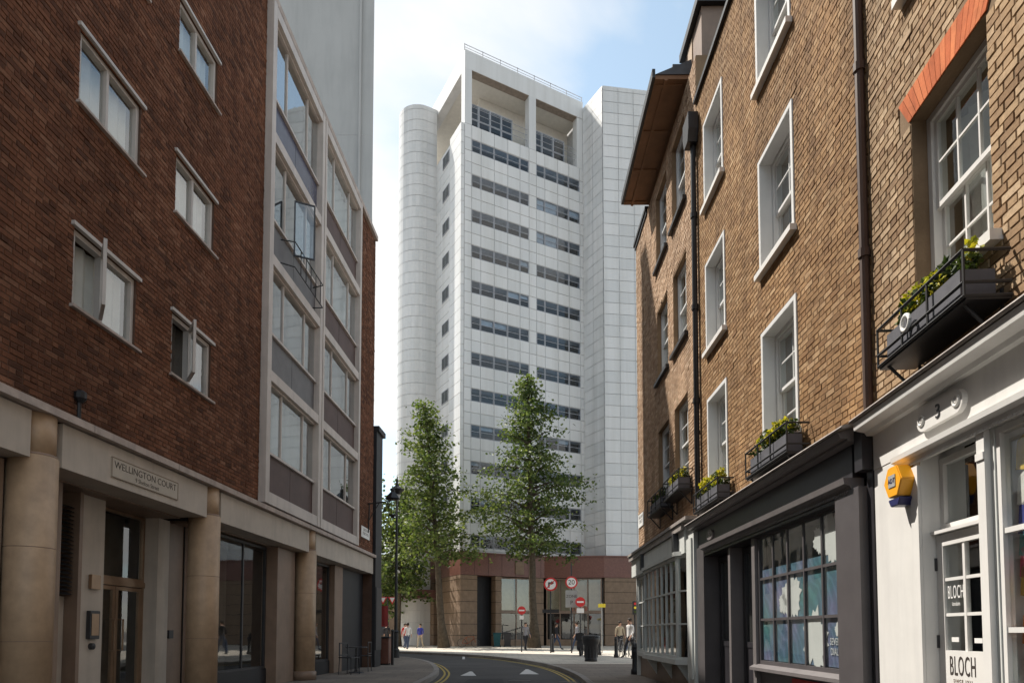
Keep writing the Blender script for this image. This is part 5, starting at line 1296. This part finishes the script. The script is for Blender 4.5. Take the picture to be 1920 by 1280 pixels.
# ================================================================== PEOPLE
def person(P, rz, label, top, legs, shoes, hairm=None, stride=.5, arm=.35, h=1.72, hold=None):
    s = h / 1.72
    t = empty('person', P, rz, label, 'person')
    V = []; E = []; Rr = []
    def v(p, r, r2=None): V.append(Vector(p) * s); Rr.append((r * s, (r2 or r) * s)); return len(V) - 1
    def e(*ids):
        for a, b in zip(ids[:-1], ids[1:]): E.append((a, b))
    # faces -y
    pel = v((0, 0, .95), .145, .115); wa = v((0, .0, 1.10), .135, .10); ch = v((0, .01, 1.30), .165, .115); up_ = v((0, .01, 1.42), .12, .09); nk = v((0, .0, 1.50), .055); hd0 = v((0, -.015, 1.57), .075, .085); hd1 = v((0, -.015, 1.66), .078, .092); hd2 = v((0, -.005, 1.71), .05, .06)
    e(pel, wa, ch, up_, nk, hd0, hd1, hd2)
    for sd, fwd in ((-1, 1), (1, -1)):
        f = fwd * stride
        hip = v((sd * .095, 0, .88), .092); kn = v((sd * .10, -f * .24 - .03, .50), .062); an_ = v((sd * .10, -f * .42 + (.10 if f < 0 else 0), .095), .043); to = v((sd * .11, -f * .42 - .17 + (.10 if f < 0 else 0), .04), .036)
        e(pel, hip, kn, an_, to)
        g = -fwd * arm
        sh = v((sd * .19, .01, 1.40), .062); el = v((sd * .235, -g * .10 + .03, 1.13), .045); wr = v((sd * .235, -g * .34 - .05, .92), .032); ha = v((sd * .23, -g * .42 - .07, .85), .034, .022)
        e(up_, sh, el, wr, ha)
        n_ = Vector((sd * .23, -g * .42 - .07, .85))
        for q in range(4): fa = v((n_.x + (q - 1.5) * .005, n_.y - .018 + q * .013, n_.z - .035), .010); fb = v((n_.x + (q - 1.5) * .004, n_.y - .020 + q * .014 - .008, n_.z - .075 - (.01 if q in (1, 2) else 0)), .008); e(ha, fa, fb)
        th = v((n_.x - sd * .012, n_.y - .038, n_.z + .0), .010); tb_ = v((n_.x - sd * .016, n_.y - .056, n_.z - .035), .008); e(ha, th, tb_)
    me = bpy.data.meshes.new('body'); me.from_pydata([tuple(p) for p in V], E, [])
    o = bpy.data.objects.new('tmp_body', me); col.objects.link(o)
    md = o.modifiers.new('skin', 'SKIN'); 
    for i, sv in enumerate(me.skin_vertices[0].data): sv.radius = Rr[i]; sv.use_root = (i == 0)
    o.modifiers.new('sub', 'SUBSURF').levels = 1
    dg = bpy.context.evaluated_depsgraph_get(); m2 = bpy.data.meshes.new_from_object(o.evaluated_get(dg)); bpy.data.objects.remove(o)
    m2.materials.clear()
    for m_ in (m_skin, top, legs, shoes): m2.materials.append(m_)
    for p in m2.polygons:
        c = p.center / s; p.use_smooth = True
        if c.z > 1.47: k = 0
        elif abs(c.x) > .17 and c.z < 1.02: k = 0
        elif c.z > .93: k = 1
        elif c.z > .11: k = 2
        else: k = 3
        if abs(c.x) > .185 and c.z < 1.25 and c.z >= 1.02: k = 1
        p.material_index = k
    b = bpy.data.objects.new('body', m2); col.objects.link(b); b.parent = t
    hm = MB(); hm.lathe([(.001, .125), (.06, .115), (.092, .075), (.100, .03), (.094, -.02), (.075, -.06)], (0, .012, 1.645), 12); ho = hm.build('hair', hairm or m_hair, t, smooth=True); ho.scale = (s, s, s)
    fc = MB()
    # nose, brow and ears
    fc.lathe([(.012, -.03), (.016, -.02), (.006, .02)], (0, -.112, 1.625), 6)
    for sd in (-1, 1): fc.lathe([(.008, -.03), (.018, 0), (.008, .03)], (sd * .086, -.01, 1.625), 6)
    fo = fc.build('face_features', m_skin, t); fo.scale = (s, s, s)
    ey = MB()
    for sd in (-1, 1): ey.lathe([(.001, -.009), (.009, 0), (.001, .009)], (sd * .03, -.098, 1.645), 6)
    ey.lathe([(.001, -.004), (.022, 0), (.001, .004)], (0, -.092, 1.578), 8)
    eo = ey.build('eyes_and_mouth', m_hair, t); eo.scale = (s, s, s)
    if hold == 'bag':
        g_ = empty('shoulder_bag', P, rz, 'dark shoulder bag carried by the walking person in dark clothes', 'bag'); MB().box(.22, .34, -.14, .16, .82, 1.08).build('bag_body', m_black, g_, bevel=.03); MB().tube([(.28, -.1, 1.07), (.20, 0, 1.44), (.28, .12, 1.07)], .012, 6).build('strap', m_black, g_)
    return t
blk = cloth('black_cloth', (.03, .03, .035)); jean = cloth('denim', (.06, .08, .13)); whitec = cloth('white_cloth', (.62, .6, .58)); bluec = cloth('blue_cloth', (.05, .06, .30)); khaki = cloth('khaki_cloth', (.35, .30, .22)); redc = cloth('red_jacket_cloth', (.42, .03, .03)); greyc = cloth('grey_cloth', (.2, .2, .22))
person((.84, 41.6, .0), R(20), 'person in dark clothes walking past the tower tree', greyc, blk, m_black, stride=.8, hold='bag')
person((5.2, 29.7, .0), R(-60), 'person in white shirt and dark trousers walking by the bicycles', whitec, blk, m_black, stride=.6)
person((-7.5, 47.2, .0), R(40), 'person in a red jacket near the left tree trunk', redc, jean, m_black, stride=.6)
person((-6.6, 48.4, .0), R(-20), 'person in a blue top and khaki trousers by the tree', bluec, khaki, m_hair, stride=.5)
person((-8.55, 46.0, .0), R(170), 'person in black standing left of the red jacket', blk, blk, m_black, stride=.3)
person((-7.95, 40.0, .0), R(150), 'person in grey behind the lamp post', greyc, blk, m_black, stride=.4)
person((2.9, 44.0, .0), R(90), 'person in black passing under the zone sign', blk, jean, m_black, stride=.7)

person((3.9, 40.5, .0), R(-90), 'person in grey jacket and jeans behind the litter bin', greyc, jean, m_black, stride=.6)
person((6.1, 38.0, .0), R(10), 'person in khaki top near the traffic signal', khaki, blk, m_black, stride=.5)
person((5.9, 33.6, .0), R(120), 'person in black beside the parked bicycles', blk, jean, m_black, stride=.4)
person((-6.9, 44.5, .0), R(-150), 'person in white top and jeans left of the tower tree', whitec, jean, m_black, stride=.5)
